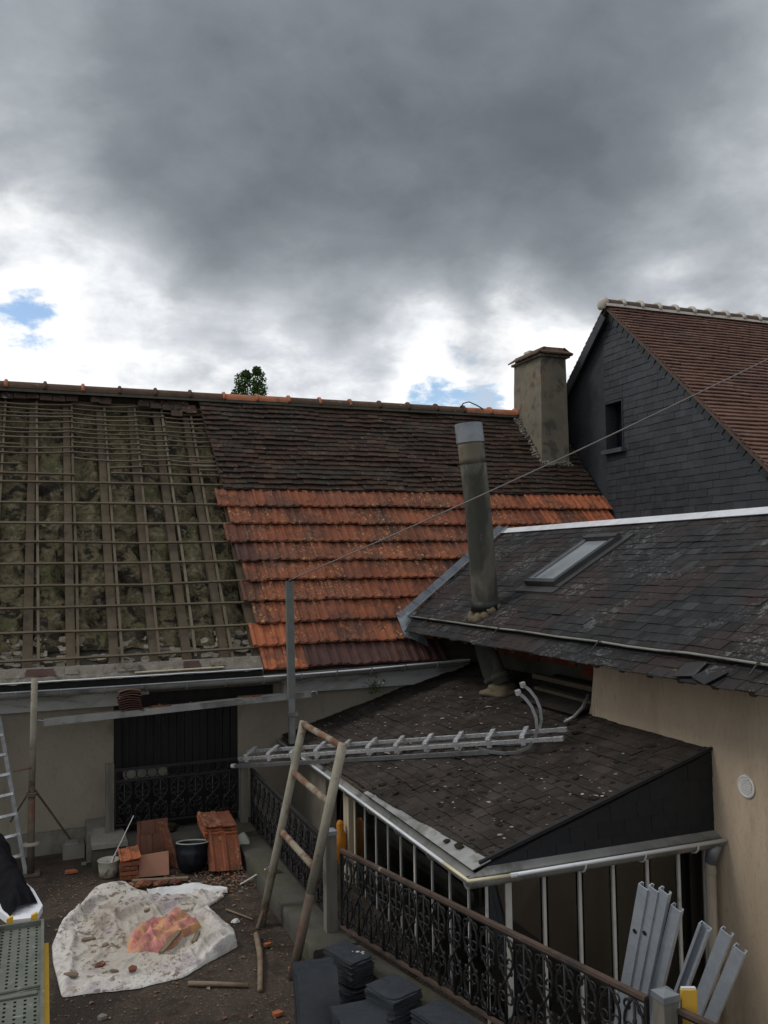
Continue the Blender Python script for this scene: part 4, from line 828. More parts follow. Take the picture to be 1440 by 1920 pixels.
# things dimly seen through the panes
mb = MB(); mb.bar((5.2, 8.2, -.95), (5.75, 8.4, 1.15), .10, .05, (0, 1, 0)); tag(mb.build('leaning_plank', M['wood_grey']), 'grey plank leaning inside the veranda behind the front panes', 'plank')
mb = MB(); mb.bar((4.15, 7.45, -.95), (4.02, 7.5, 1.05), .05, .05); tag(mb.build('standing_batten', M['wood_grey']), 'thin batten standing inside the veranda beside the wide white corner bar', 'batten')
cab = thing('cabinet', 'dark cabinet standing inside the veranda against the beige wall', 'cabinet', (5.8, 9.0, -.95))
MB().box((5.45, 8.6, -.95), (6.08, 9.5, .5)).build('body', M['dark_wood'], cab)
for y in (8.62, 9.06): MB().box((5.43, y, -.9), (5.449, y + .42, .46)).build('door', M['dark_wood'], cab)
sck = MB(); sck.rock((4.55, 6.62, -.62), .2, .8, .7, 1.3, 4, sub=3); tag(sck.build('sack', M['cream'], smooth=True), 'pale cream sack slumped on the ground behind the near railing', 'sack')
# orange bird-shaped ornament hanging by the door
ob = thing('hanging_ornament', 'orange and yellow drop-shaped ornament hanging by the veranda door', 'ornament', (3.54, 10.72, .4))
MB().lathe([(.0, -.26), (.03, -.22), (.07, -.1), (.085, .02), (.07, .13), (.045, .2), (.05, .25), (.03, .3), (0, .31)], (3.52, 10.70, .42), 14).build('body', M['orange'], ob, smooth=True)
MB().tube([(3.52, 10.70, .72), (3.55, 10.72, 1.0), (3.60, 10.72, 1.2)], .006, 5).build('cord', M['iron'], ob)

# ================================================================ LOW YARD WALL, POSTS, RAILINGS
lw = thing('low_wall', 'low mossy cement kerb wall around the yard carrying the iron railings', 'wall', (2.7, 11, 0))
def lumpy(lo, hi, n, seed):
    mb = MB(); (x0, y0, z0), (x1, y1, z1) = lo, hi; L = max(x1 - x0, y1 - y0); alongy = (y1 - y0) > (x1 - x0)
    prof = [(0, 0), (0, .5), (0, .93), (.04, 1), (.5, 1.0), (.96, 1), (1, .93), (1, 0)]; vs = []; m = len(prof)
    for k in range(n + 1):
        t = k / n
        for (a, b) in prof:
            jx = .012 * nz(t * L * 4, a * 3 + seed, b * 3)
            x, y = (x0 + (x1 - x0) * a + jx, y0 + (y1 - y0) * t) if alongy else (x0 + (x1 - x0) * t, y0 + (y1 - y0) * a + jx)
            vs.append((x, y, z0 + (z1 - z0) * b + (.012 * nz(t * L * 3, a * 2, seed + 5) if b > .9 else 0)))
    fs = [(k * m + i, k * m + i + 1, (k + 1) * m + i + 1, (k + 1) * m + i) for k in range(n) for i in range(m - 1)] + [tuple(range(m)), tuple(n * m + i for i in range(m))]
    return mb.add(vs, fs)
lumpy((2.48, 8.42, -.05), (2.95, 12.18, .205), 50, 1).build('side_run', M['dark_cement'], lw, angle=50)
lumpy((.62, 12.2, -.05), (2.95, 12.85, .295), 40, 2).build('end_run', M['dark_cement'], lw, angle=50)
lumpy((.60, 12.16, .30), (1.05, 12.80, .36), 12, 3).build('coping', M['cement'], lw, angle=50)
MB().box((.56, 12.65, -.05), (.84, 13.21, .42)).build('pier', M['cement'], lw)
fdir = V((.92, -3.65, 0)).normalized(); fperp = V((fdir.y, -fdir.x, 0)); fperp = fperp if fperp.x > 0 else -fperp
kb = MB(); kb.prism([V((2.70, 8.40, -.05)) , V((2.95, 8.45, -.05)), V((3.95, 4.5, -.05)), V((3.70, 4.45, -.05))], (0, 0, .23)); kb.build('kerb', M['dark_cement'], lw)

def post(name, c, z0, z1, w, label, capm='zinc', tilt=0):
    t = thing(name, label, 'post', (c[0], c[1], z0), 'grey railing posts')
    mb = MB(); mb.prism([(c[0] - w / 2, c[1] - w / 2, z0), (c[0] + w / 2, c[1] - w / 2, z0), (c[0] + w / 2, c[1] + w / 2, z0), (c[0] - w / 2, c[1] + w / 2, z0)], (tilt, 0, z1 - z0)); mb.build('shaft', M['wood_grey'], t)
    if capm:
        cw = w / 2 + .008; x, y = c[0] + tilt, c[1]
        mb = MB().add([(x - cw, y - cw, z1 - .035), (x + cw, y - cw, z1 - .035), (x + cw, y + cw, z1 - .035), (x - cw, y + cw, z1 - .035), (x - cw, y - cw, z1 + .006), (x + cw, y - cw, z1 + .006), (x + cw, y + cw, z1 + .006), (x - cw, y + cw, z1 + .006), (x, y, z1 + .03)],
                      [(0, 1, 5, 4), (1, 2, 6, 5), (2, 3, 7, 6), (3, 0, 4, 7), (4, 5, 8), (5, 6, 8), (6, 7, 8), (7, 4, 8)]); mb.build('cap', M[capm], t)
    return t
post('railing_post', (2.78, 8.80), .20, 1.215, .115, 'grey wooden railing post with pale metal cap beside the rusty ladder')
post('railing_post', (3.80, 4.80), -.05, 1.155, .115, 'grey wooden post with metal cap at the bottom right end of the near railing')
post('railing_post', (2.70, 12.62), .29, 1.19, .10, 'far railing post carrying the left end of the aluminium ladder')
post('railing_post', (.855, 12.68), .29, 1.28, .11, 'plain grey post without cap left of the dark door', capm=None)

def scroll_mesh(w, h, m):
    """one wrought unit between the rails: two bowed bars crossing in a lens, with C-scrolls"""
    mb = MB(); r = .0112
    for sx in (-1, 1):
        mb.tube([(sx * w * .46 * math.sin(math.pi * 2 * t) * (.9), 0, h * t) for t in [j / 16 for j in range(17)]], r, 5)
        for (cx, cz, r0, a0, dr) in ((sx * w * .20, h * .30, .052, .5, 1), (sx * w * .20, h * .70, .052, 3.6, 1), (sx * w * .26, h * .90, .040, 2.2, -1), (sx * w * .26, h * .09, .040, .9, -1)):
            mb.tube([(cx + sx * (r0 * (1 - .65 * t)) * math.cos(a0 + dr * t * 6.6), 0, cz + (r0 * (1 - .65 * t)) * math.sin(a0 + dr * t * 6.6)) for t in [j / 11 for j in range(12)]], r * .85, 4)
    mb.tube([(0, 0, 0), (0, 0, h)], r * .9, 5)
    for (lx_, lz) in ((.30, .40), (-.30, .40), (.30, .60), (-.30, .60), (0, .22), (0, .78)): mb.rock((lx_ * w, 0, lz * h), .022, 1, .35, 1.3, lx_ * 9 + lz)
    for cz in (.5,): mb.tube([(0, 0, h * cz - .03), (0, 0, h * cz + .03)], .016, 6)
    return mb.mesh('scroll', m, True)
def railing(label, a, b, z0, z1, unit, top=('iron', .05, .03), cat='railing', mid=None, end=True, bot='iron'):
    a = V((*a, 0)); b = V((*b, 0)); d = (b - a); L = d.length; d.normalize()
    t = thing('iron_railing', label, cat, ((a + b) / 2 + V((0, 0, z0))), 'wrought iron railings')
    ang = math.atan2(d.y, d.x)
    mb = MB(); zz = V((0, 0, z1)); mb.bar(a + zz, b + zz, top[1], top[2]); mb.build('top_rail', M[top[0]], t)
    mb = MB(); mb.bar(a + zz - V((0, 0, top[2] * .5 + .010)), b + zz - V((0, 0, top[2] * .5 + .010)), .028, .018); mb.build('flat_bar', M['iron'], t)
    mb = MB(); mb.bar(a + V((0, 0, z0)), b + V((0, 0, z0)), .035, .025); mb.build('bottom_rail', M[bot], t)
    h0 = z0 + .012; h1 = z1 - top[2] / 2 - .018
    if mid:
        mb = MB(); mb.bar(a + V((0, 0, mid)), b + V((0, 0, mid)), .03, .028); mb.build('middle_rail', M['iron'], t); h1 = mid - .014
        nr = int(L / .14)
        for k in range(nr):
            c = a + d * (L * (k + .5) / nr); zc = (mid + z1) / 2; rr = (z1 - mid) * .42
            MB().tube([c + d * (rr * math.cos(q)) + V((0, 0, zc + rr * math.sin(q))) for q in [2 * math.pi * j / 12 for j in range(13)]], .007, 4).build('ring', M['iron'], t, smooth=True)
    n = max(1, round(L / unit)); me = scroll_mesh(L / n, h1 - h0, M['iron'])
    for k in range(n):
        c = a + d * (L * (k + .5) / n); put('scroll', me, t, Matrix.Translation((c.x, c.y, h0)) @ Matrix.Rotation(ang, 4, 'Z'))
    if end:
        for q in (a, b):
            mb = MB(); mb.bar(q + V((0, 0, z0)), q + V((0, 0, z1)), .025, .025); mb.build('end_bar', M['iron'], t)
    return t
railing('rust-topped black scrolled railing in front of the veranda, nearest the slates', (2.845, 8.62), (3.765, 4.95), .30, 1.06, .215, ('rust', .046, .028), bot='rust')
railing('black scrolled railing along the yard kerb behind the rusty ladder', (2.80, 8.90), (2.79, 12.52), .30, 1.045, .25, ('iron', .05, .03))
railing('dark iron railing with a ring band in front of the black door', (.93, 12.70), (2.63, 12.70), .43, 1.19, .24, ('iron', .03, .02), mid=1.02)
railing('short rusty railing end beyond the metal-capped post at bottom right', (3.86, 4.74), (4.2, 3.6), .30, 1.06, .27, ('rust', .046, .028))

# ================================================================ SCAFFOLD PROPS, PLANK, WIRE
sp = thing('scaffold_prop', 'left steel prop with flaking paint and tripod struts holding the beam', 'prop', (-.13, 12.45, 0))
MB().tube([(-.135, 12.45, 1.02), (-.11, 12.45, 2.52)], .041, 12).build('upper_tube', M['rust_white'], sp, smooth=True)
MB().tube([(-.14, 12.45, .02), (-.135, 12.45, 1.03)], .045, 12).build('lower_tube', M['rust_post'], sp, smooth=True)
MB().box((-.24, 12.35, .0), (-.03, 12.55, .022)).build('base_plate', M['rust_post'], sp)
MB().lathe([(.053, -.02), (.11, -.015), (.11, .0), (.053, .02)], (-.138, 12.45, .40), 12).build('screw_collar', M['rust_white'], sp)
MB().lathe([(.05, -.03), (.068, -.02), (.068, .02), (.05, .03)], (-.135, 12.45, 1.03), 12).build('clamp', M['rust_post'], sp)
MB().tube([(-.1, 12.48, 1.08), (.36, 13.05, .22)], .014, 6).build('strut', M['rust_post'], sp)
MB().tube([(-.17, 12.48, 1.05), (-.40, 12.85, .60)], .012, 6).build('strut', M['rust_post'], sp)
MB().tube([(-.135, 12.40, 1.38), (-.36, 12.38, 1.36)], .010, 6).build('lever', M['rust_post'], sp)
blk = MB(); blk.prism([(.26, 12.86, .0), (.54, 12.86, 0), (.54, 13.16, 0), (.26, 13.16, 0)], (0, 0, .17)); fb = thing('foot_block', 'small cement block under the strut foot by the beige wall', 'block', (.4, 13, 0)); blk.build('block', M['cement'], fb)
MB().box((.29, 12.95, .172), (.47, 13.12, .19)).build('plate', M['zinc_old'], fb)
s2 = thing('scaffold_prop', 'square grey prop standing on the veranda roof edge with the wire at its top', 'prop', (3.37, 12.45, 1.37))
mb = MB(); mb.bar((3.376, 12.45, 1.375), (3.372, 12.45, 2.02), .085, .085, (0, 1, 0)); mb.build('lower_tube', M['alu_dull'], s2)
mb = MB(); mb.bar((3.372, 12.45, 2.0), (3.357, 12.45, 3.73), .105, .08, (0, 1, 0)); mb.build('upper_tube', mat('prop_grey', [(.12, .135, .13), (.19, .20, .185)], 5, .6, .2, 40, metal=.2, spots=[((.22, .19, .14), 3, .55, .7, .7)]), s2)
MB().box((3.31, 12.38, 1.78), (3.45, 12.52, 1.83)).build('clamp', M['zinc_old'], s2)
MB().tube([(3.36, 12.45, 3.70), (3.36, 12.39, 3.74), (3.40, 12.45, 3.77), (3.36, 12.51, 3.74)], .012, 5).build('wire_tie', M['iron'], s2)
wpts = [lerp((3.36, 12.45, 3.742), (11.2, 7.4, 7.86), t) - V((0, 0, .10 * 4 * t * (1 - t))) for t in [j / 24 for j in range(25)]]
tag(MB().tube(wpts, .011, 6).build('wire', M['wire'], smooth=True), 'thin grey wire stretched from the prop top up across the roofs', 'wire')
bm = thing('scaffold_beam', 'long pale metal scaffold beam lying between the two props', 'beam', (1.8, 12.3, 2))
p0, p1 = V((.005, 12.62, 1.925)), V((3.69, 12.62, 2.05))
mb = MB(); mb.bar(p0, p1, .22, .06); mb.build('deck', mat('dusty_deck', [(.20, .195, .175), (.38, .37, .34)], 4, .85, .3, 40, spots=[((.12, .11, .09), 5, .54, .66, .6), ((.50, .49, .46), 9, .60, .68, .6)]), bm)
mb = MB(); mb.bar(p0 + V((0, -.118, .004)), p1 + V((0, -.118, .004)), .012, .085); mb.build('side_flange', M['zinc_old'], bm)
for q, sg in ((p0, -1), (p1, 1)): MB().tube([q + V((0, -.06, .02)), q + V((sg * .06, -.06, .035)), q + V((sg * .10, -.06, .02)), q + V((sg * .105, -.06, -.02))], .012, 6).build('hook', M['zinc'], bm)
def on_beam(x): return lerp(p0, p1, (x - p0.x) / (p1.x - p0.x)) + V((0, 0, .032))
for k in range(9):
    c = on_beam(1.12 + u(-.03, .03)); z = c.z + k * .032; ty = u(-.02, .02)
    n = 8; mb = MB(); vs = []
    for yy in (12.50 + ty, 12.72 + ty):
        for rr in (0, -.014): vs += [(c.x - .15 + .30 * j / n, yy, z + .030 * math.sin(math.pi * j / n) + rr + .016 + .01 * (ty * 40) * (j / n - .5)) for j in range(n + 1)]
    k1 = n + 1; fs = []
    for j in range(n): fs += [(j, j + 1, 2 * k1 + j + 1, 2 * k1 + j), (k1 + j + 1, k1 + j, 3 * k1 + j, 3 * k1 + j + 1), (j + 1, j, k1 + j, k1 + j + 1), (2 * k1 + j, 2 * k1 + j + 1, 3 * k1 + j + 1, 3 * k1 + j)]
    fs += [(0, 2 * k1, 3 * k1, k1), (n, k1 + n, 3 * k1 + n, 2 * k1 + n)]
    mb.add(vs, fs); tag(mb.build('stacked_tile', M['ridge_old'] if k > 5 else M['purple_tile']), 'dark clay tile in the little stack on the scaffold beam', 'tile', 'tiles stacked on the beam')
for (x, dx, lab) in ((2.86, .11, 'broken red tile piece lying near the right end of the scaffold beam'), (1.52, .16, 'long red tile shard beside the tile stack on the scaffold beam'), (2.76, .06, 'small tile fragment left of the broken red piece on the scaffold beam')):
    c = on_beam(x); mb = MB(); mb.prism([c + V((-dx, -.05, 0)), c + V((dx * .8, -.07, .004)), c + V((dx, .03, 0)), c + V((-dx * .5, .05, .0))], (0, 0, .022)); tag(mb.build('tile_shard', M['clay_tile']), lab, 'tile')

# ================================================================ LADDERS
# aluminium roof ladder with hook, lying from the far post onto the veranda roof
al = thing('roof_ladder', 'aluminium roof ladder with curved hook lying over the railing onto the slates', 'ladder', (3.9, 10.5, 1.4))
n0, n1 = V((2.60, 12.50, 1.215)), V((5.19, 8.30, 2.034)); Wd = V((.18, .20, .05)); D = (n1 - n0).normalized(); NN = D.cross(Wd).normalized(); NN = NN if NN.z > 0 else -NN
mb = MB(); mb.bar(n0, n1, .026, .042, NN); mb.build('rail', M['alu'], al)
mb = MB(); mb.bar(n0 + Wd, n1 + Wd, .026, .042, NN); mb.build('rail', M['alu'], al)
m0, m1 = n0 - NN * .10 - D * .12 - Wd * .05, n0 + (n1 - n0) * .83 - NN * .10 - Wd * .05
mb = MB(); mb.bar(m0, m1, .026, .05, NN); mb.build('lower_rail', M['alu_dull'], al)
mb = MB(); mb.bar(m0 + Wd * 1.12, m1 + Wd * 1.12, .026, .05, NN); mb.build('lower_rail', M['alu_dull'], al)
for k in range(11):
    f = .035 + k * .089; c = n0 + (n1 - n0) * f
    mb = MB(); mb.bar(c - Wd * .06 + NN * .052, c + Wd * 1.06 + NN * .052, .055, .022, NN); mb.bar(c - Wd * .08 + NN * .05, c - Wd * .08 - NN * .045, .055, .014, Wd); mb.build('tread', M['alu'], al)
    if f < .8:
        c2 = lerp(m0, m1, f / .83); mb = MB(); mb.tube([c2, c2 + Wd * 1.1], .016, 7); mb.build('rung', M['alu_dull'], al)
for q in (n1, n1 + Wd):
    mb = MB(); mb.bar(q, q + D * .12, .04, .045, NN); mb.build('rail_end', M['alu'], al)
for i, o in enumerate((V((0, 0, 0)), Wd)):
    base = n0 + (n1 - n0) * .865 + o; tip = []
    ctl = [(-.28, -.06), (-.12, -.10), (.05, -.125), (.22, -.12), (.36, -.075), (.445, .01), (.48, .12), (.47, .25), (.42, .37), (.34, .47), (.25, .54)]
    for a, b in ctl: tip.append(base + D * a + V((0, 0, b)))
    mb = MB()
    for q0, q1 in zip(tip, tip[1:]): mb.bar(q0, q1 + (q1 - q0) * .08, .034, .016, Wd)
    mb.build('hook_arm', M['alu_dull'], al)
    mb = MB(); mb.bar(tip[-1] - NN * .03, tip[-1] + NN * .03, .05, .05); mb.build('hook_tip', M['alu'], al)
mb = MB(); mb.tube([n0 - NN * .1 - D * .18, n0 - NN * .1 - D * .10], .03, 10); mb.build('end_cap', M['white_paint'], al)

# rust-stained tubular frame leaning by the kerb
rl = thing('rusty_ladder', 'pale tubular ladder frame with rust stains standing in the yard', 'ladder', (2.3, 9, 0))
la, lb = V((2.26, 9.70, .0)), V((2.771, 9.70, 2.193)); ra, rb_ = V((2.249, 8.37, .0)), V((2.795, 8.37, 2.19))
MB().tube([la, lerp(la, lb, .5), lb], .046, 12).build('rail', M['rust_white'], rl, smooth=True)
MB().tube([ra, lerp(ra, rb_, .36)], .047, 12).build('rail_foot', M['rust_post'], rl, smooth=True)
MB().tube([lerp(ra, rb_, .355), rb_], .049, 12).build('rail', M['rust_white'], rl, smooth=True)
for f, g2 in ((.985, .985), (.745, .735), (.455, .455)):
    MB().tube([lerp(la, lb, f), lerp(ra, rb_, g2)], .036, 10).build('rung', M['rust_rung'], rl, smooth=True)
MB().tube([lerp(la, lb, .10), (2.20, 9.62, .005)], .022, 8).build('foot_strut', M['rust_post'], rl)

# aluminium ladder at the left edge against the wall
wl = thing('wall_ladder', 'narrow aluminium ladder leaning on the beige wall at the left edge', 'ladder', (-.4, 12.6, 0))
a0, a1 = V((-.195, 12.45, 0)), V((-.56, 13.03, 1.98)); b0_, b1_ = a0 + V((-.26, -.14, 0)), a1 + V((-.26, -.14, 0))
for q0, q1 in ((a0, a1), (b0_, b1_)):
    mb = MB(); mb.bar(q0, q1, .022, .05, (1, 0, 0)); mb.build('rail', M['alu_dull'], wl)
for k in range(1, 8): mb = MB(); mb.bar(lerp(a0, a1, k / 8), lerp(b0_, b1_, k / 8), .035, .05, (0, -.9, .4)); mb.build('rung', M['alu'], wl)

# ================================================================ YARD CLUTTER
# dirty quilt spread on the ground
OUT = [(0.1, 10.04), (0.22, 10.74), (0.62, 11.53), (0.79, 11.71), (0.98, 11.42), (1.26, 11.12), (1.67, 11.2), (2.08, 10.89), (2.03, 10.64), (1.78, 10.5), (1.96, 9.68), (1.91, 9.26), (1.55, 9.02), (1.26, 8.78), (0.81, 8.74), (0.18, 8.84), (0.11, 9.64)]
CQ = V((1.05, 9.9, 0))
def radius(th):
    d = V((math.cos(th), math.sin(th), 0)); best = .3
    for i in range(len(OUT)):
        a = V((*OUT[i], 0)) - CQ; b = V((*OUT[(i + 1) % len(OUT)], 0)) - CQ; e = b - a
        den = d.x * e.y - d.y * e.x
        if abs(den) < 1e-9: continue
        t = (a.x * e.y - a.y * e.x) / den; k = (a.x * d.y - a.y * d.x) / den
        if t > 0 and -1e-6 <= k <= 1 + 1e-6: best = max(best, t)
    return best
NTH = 300; NR = 110; vs = [tuple(CQ + V((0, 0, .07)))]; fs = []
RA = [radius(2 * math.pi * k / NTH) for k in range(NTH)]
RA = [(RA[k - 1] + 2 * RA[k] + RA[(k + 1) % NTH]) / 4 for k in range(NTH)]
FOLDS = [((.20, 10.35), (.62, 11.15), .06, .07), ((.55, 10.30), (1.15, 10.75), .08, .075), ((.75, 10.75), (1.25, 10.95), .09, .06), ((1.0, 10.35), (1.62, 10.72), .08, .06), ((.98, 9.35), (1.45, 8.95), .07, .045),
         ((1.35, 9.15), (1.85, 9.62), .08, .06), ((1.55, 9.1), (1.9, 9.35), .07, .06), ((1.6, 10.5), (1.85, 9.75), .08, .05), ((.22, 9.0), (.30, 9.9), .05, .03), ((.28, 9.75), (.34, 10.2), .03, .022), ((.40, 9.35), (.75, 9.8), .05, .022), ((.55, 8.95), (1.1, 9.05), .045, .026), ((.62, 9.55), (.95, 9.35), .04, .022), ((.45, 10.5), (.95, 10.2), .05, .03)]
rq = random.Random(5)
for k in range(70):
    x_, y_, a_, l_ = rq.uniform(.15, 1.85), rq.uniform(8.85, 11.0), rq.uniform(0, 6.3), rq.uniform(.06, .22); w_ = rq.uniform(.016, .034)
    FOLDS.append(((x_ - l_ * math.cos(a_), y_ - l_ * math.sin(a_)), (x_ + l_ * math.cos(a_), y_ + l_ * math.sin(a_)), w_, w_ * rq.uniform(.55, 1.0)))
def seg_d(x, y, a, b):
    ex, ey = b[0] - a[0], b[1] - a[1]; t = max(0, min(1, ((x - a[0]) * ex + (y - a[1]) * ey) / (ex * ex + ey * ey)))
    return math.hypot(x - a[0] - ex * t, y - a[1] - ey * t), t
def quilt_h(x, y, f):
    xw = x + .05 * nz(x * 3, y * 3, 4); yw = y + .05 * nz(x * 3, y * 3, 9); h = .020
    for a, b, w, hh in FOLDS:
        if w < .035 and (abs(xw - a[0]) > .55 or abs(yw - a[1]) > .55): continue
        d, t = seg_d(xw, yw, a, b); h += 1.25 * hh * math.exp(-(d / (w * .85)) ** 2) * (.45 + .55 * math.sin(math.pi * min(1, max(0, t))))
    w1 = nz(x * 2.5, y * 2.5, 4) * .6
    h += .014 * max(0, ridged(x * 4.2 + w1, y * 2.6 - w1, 1.1)) ** 4 + .009 * max(0, ridged(x * 8 - w1 * 2, y * 6 + w1, 5.1)) ** 3 + .006 * nz(x * 6, y * 6, 1.5) + .0025 * nz(x * 30, y * 30, 3)
    h += .10 * math.exp(-((x - .78) ** 2 / .10 + (y - 11.35) ** 2 / .04))                                                     # raised back corner
    h += .05 * math.exp(-((x - 1.82) ** 2 + (y - 9.3) ** 2) / .03)
    e = max(0, min(1, (1 - f) / .05)); return max(.008, h) * e ** .4 + .004
for r in range(1, NR + 1):
    f = (r / NR) ** .9
    for k in range(NTH):
        th = 2 * math.pi * k / NTH; x = CQ.x + math.cos(th) * RA[k] * f; y = CQ.y + math.sin(th) * RA[k] * f
        vs.append((x, y, quilt_h(x, y, f) + yard_z(x, y)))
fs = [(0, 1 + k, 1 + (k + 1) % NTH) for k in range(NTH)]
for r in range(NR - 1):
    for k in range(NTH): fs.append((1 + r * NTH + k, 1 + (r + 1) * NTH + k, 1 + (r + 1) * NTH + (k + 1) % NTH, 1 + r * NTH + (k + 1) % NTH))
wear = [1.0] + [max(0, min(1, (1 - (r / NR) ** .9) * 2.6)) for r in range(1, NR + 1) for k in range(NTH)]
qm = MB().add(vs, fs); qm.r = wear
tag(qm.build('quilt', M['quilt'], smooth=True), 'large dirty white quilt spread crumpled on the bare yard ground', 'quilt')
flap_o = bpy.data.objects['quilt']
def flap(p, q):
    t = p; cx_ = 1.18 + .92 * t; cy_ = 11.02 + .10 * math.sin(t * 3.0) - .22 * t; wd = .13 * math.sin(math.pi * min(.97, max(.06, t * .92 + .06))) ** .5; a = (q - .5) * 2
    x = cx_ + .02 * nz(t * 5, a * 2, 3); y = cy_ + a * wd
    return (x, y, .012 + (.115 - .05 * t) * max(0, 1 - a * a) ** .6 * (.8 + .35 * nz(t * 4, a * 1.5, 6)) + .012 * nz(t * 14, a * 5, 2))
MB().grid(60, 24, flap).build('folded_flap', mat('quilt_clean', [(.62, .62, .61), (.72, .72, .71)], 3, .95, .5, 34, spots=[((.42, .38, .36), 5, .58, .68, .6)], bdist=.012), flap_o, smooth=True)
# pink checked blanket heaped on it
def heap(name, m, c, rx, ry, hgt, seed, rot=0, nth=150, nr=80, label='', cat='', fold=1.0, base=None):
    vs = []; fs = []; at = []
    cs, sn = math.cos(rot), math.sin(rot)
    for r in range(nr + 1):
        f = r / nr
        for k in range(nth):
            th = 2 * math.pi * k / nth
            rr = f * (1 + .28 * nz(math.cos(th) * 1.6 + seed, math.sin(th) * 1.6, seed) + .10 * nz(math.cos(th) * 5, math.sin(th) * 5, seed + 3))
            lx, ly = rx * rr * math.cos(th), ry * rr * math.sin(th)
            w = nz(lx * 3, ly * 3, seed) * .35
            h = hgt * (1 - f ** 2.2) * (.62 + .38 * nz(lx * 3.2, ly * 3.2, seed + 1)) + fold * .05 * max(0, ridged(lx * 2.2 + w * 1.2, ly * 5.5 - w * 1.6, seed + 2)) ** 3 * (1 - f ** 4) + fold * .028 * max(0, ridged(lx * 5 - w * 2, ly * 10 + w, seed + 5)) ** 2 * (1 - f ** 6)
            x = c[0] + lx * cs - ly * sn; y = c[1] + lx * sn + ly * cs
            z0 = base(x, y) if base else c[2]
            vs.append((x, y, z0 + max(0.004, h))); at.append((lx + w * .12, ly + h * 1.5, h))
    for r in range(nr):
        for k in range(nth): fs.append((r * nth + k, (r + 1) * nth + k, (r + 1) * nth + (k + 1) % nth, r * nth + (k + 1) % nth))
    mb = MB().add(vs, fs); me = mb.mesh(name, m, True)
    a = me.attributes.new('cloth', 'FLOAT_VECTOR', 'POINT'); a.data.foreach_set('vector', [q for t in at for q in t])
    return tag(put(name, me), label, cat)
qb = lambda x, y: quilt_h(x, y, .3) + yard_z(x, y) - .02
ROLLS = [((.90, 9.72), (1.22, 10.20), .085, .15), ((1.02, 9.52), (1.42, 10.10), .095, .17), ((1.20, 9.55), (1.50, 9.92), .075, .12), ((1.40, 9.62), (1.62, 9.80), .08, .10), ((.93, 9.42), (1.20, 9.50), .07, .09), ((.88, 9.60), (.98, 9.80), .06, .10)]
vs = []; at = []; NB, NBR = 150, 80
for r in range(NBR + 1):
    f = r / NBR
    for k in range(NB):
        th = 2 * math.pi * k / NB; R_ = (.36 + .10 * math.cos(2 * (th - .8))) * (1 + .22 * nz(math.cos(th) * 1.8, math.sin(th) * 1.8, 5.2) + .07 * nz(math.cos(th) * 6, math.sin(th) * 6, 2))
        x = 1.22 + R_ * f * math.cos(th); y = 9.78 + R_ * f * math.sin(th); h = .03; best = (0, 0, 0); acc = 0
        xw = x + .03 * nz(x * 6, y * 6, 2); yw = y + .03 * nz(x * 6, y * 6, 7)
        for a, b, w, hh in ROLLS:
            d, t = seg_d(xw, yw, a, b); q = hh * math.exp(-(d / w) ** 2.4); acc += q ** 3
            sd = (xw - a[0]) * (b[1] - a[1]) - (yw - a[1]) * (b[0] - a[0])
            if q > best[0]: best = (q, t * math.hypot(b[0] - a[0], b[1] - a[1]) + a[0], (d if sd > 0 else -d) + hh)
        h += .72 * acc ** (1 / 3) * (.85 + .3 * nz(x * 4, y * 4, 8)) + .005 * max(0, ridged(x * 9, y * 6, 3)) ** 2 + .002 * nz(x * 22, y * 22, 1)
        e = max(0, min(1, (1 - f) / .10)); vs.append((x, y, qb(x, y) + .012 + h * e ** .6)); at.append((best[2] * 1.6, best[1], h))
fs = [(r * NB + k, (r + 1) * NB + k, (r + 1) * NB + (k + 1) % NB, r * NB + (k + 1) % NB) for r in range(NBR) for k in range(NB)]
bl_me = MB().add(vs, fs).mesh('blanket', M['plaid'], True)
a_ = bl_me.attributes.new('cloth', 'FLOAT_VECTOR', 'POINT'); a_.data.foreach_set('vector', [q for t in at for q in t])
tag(put('blanket', bl_me), 'pink and orange checked blanket crumpled on the white quilt', 'blanket')
def piece(name, pts, th, m, label, cat, group=None):
    c = sum((V(q) for q in pts), V()) / len(pts); mb = MB(); mb.prism([V(q) for q in pts], (0, 0, th)); return tag(mb.build(name, m), label, cat, group)
def onq(x, y, dz=0): return (x, y, quilt_h(x, y, .4) + yard_z(x, y) + dz)
mb = MB(); mb.bar(onq(1.12, 9.22, .02), onq(1.36, 9.62, .07), .05, .025); tag(mb.build('wood_strip', M['stick']), 'dark pointed wood strip lying on the quilt against the pink blanket', 'wood')
mb = MB(); mb.bar(onq(1.47, 9.38, .02), onq(1.55, 9.56, .07), .045, .03); tag(mb.build('wood_strip', M['stick']), 'short wood offcut at the right corner of the pink blanket', 'wood')
for (x, y, r, lab) in ((.45, 9.98, .08, 'brown tile fragment on the left middle of the white quilt'), (.27, 9.18, .075, 'dark brown tile fragment near the left front corner of the quilt'), (.83, 9.02, .055, 'red tile fragment near the front edge of the quilt'), (.55, 9.32, .06, 'rust red sliver of tile on the front left of the quilt'), (1.12, 10.42, .05, 'round brown tile bit just behind the pink blanket'), (.66, 9.10, .045, 'small tile flake beside the front edge fragments of the quilt'), (.62, 9.72, .04, 'tiny brown flake in the middle left of the quilt')):
    x_, y_, z_ = onq(x, y, .005); a0_ = u(0, 6)
    piece('tile_fragment', [(x_ + r * k * math.cos(a0_ + q), y_ + r * k * .75 * math.sin(a0_ + q), z_ + .01 * math.cos(q)) for q, k in ((0, 1), (1.2, .8), (2.4, 1.1), (3.6, .9), (5, .75))], .018, M['clay_tile'] if 'red' in lab else M['stick'], lab, 'tile')
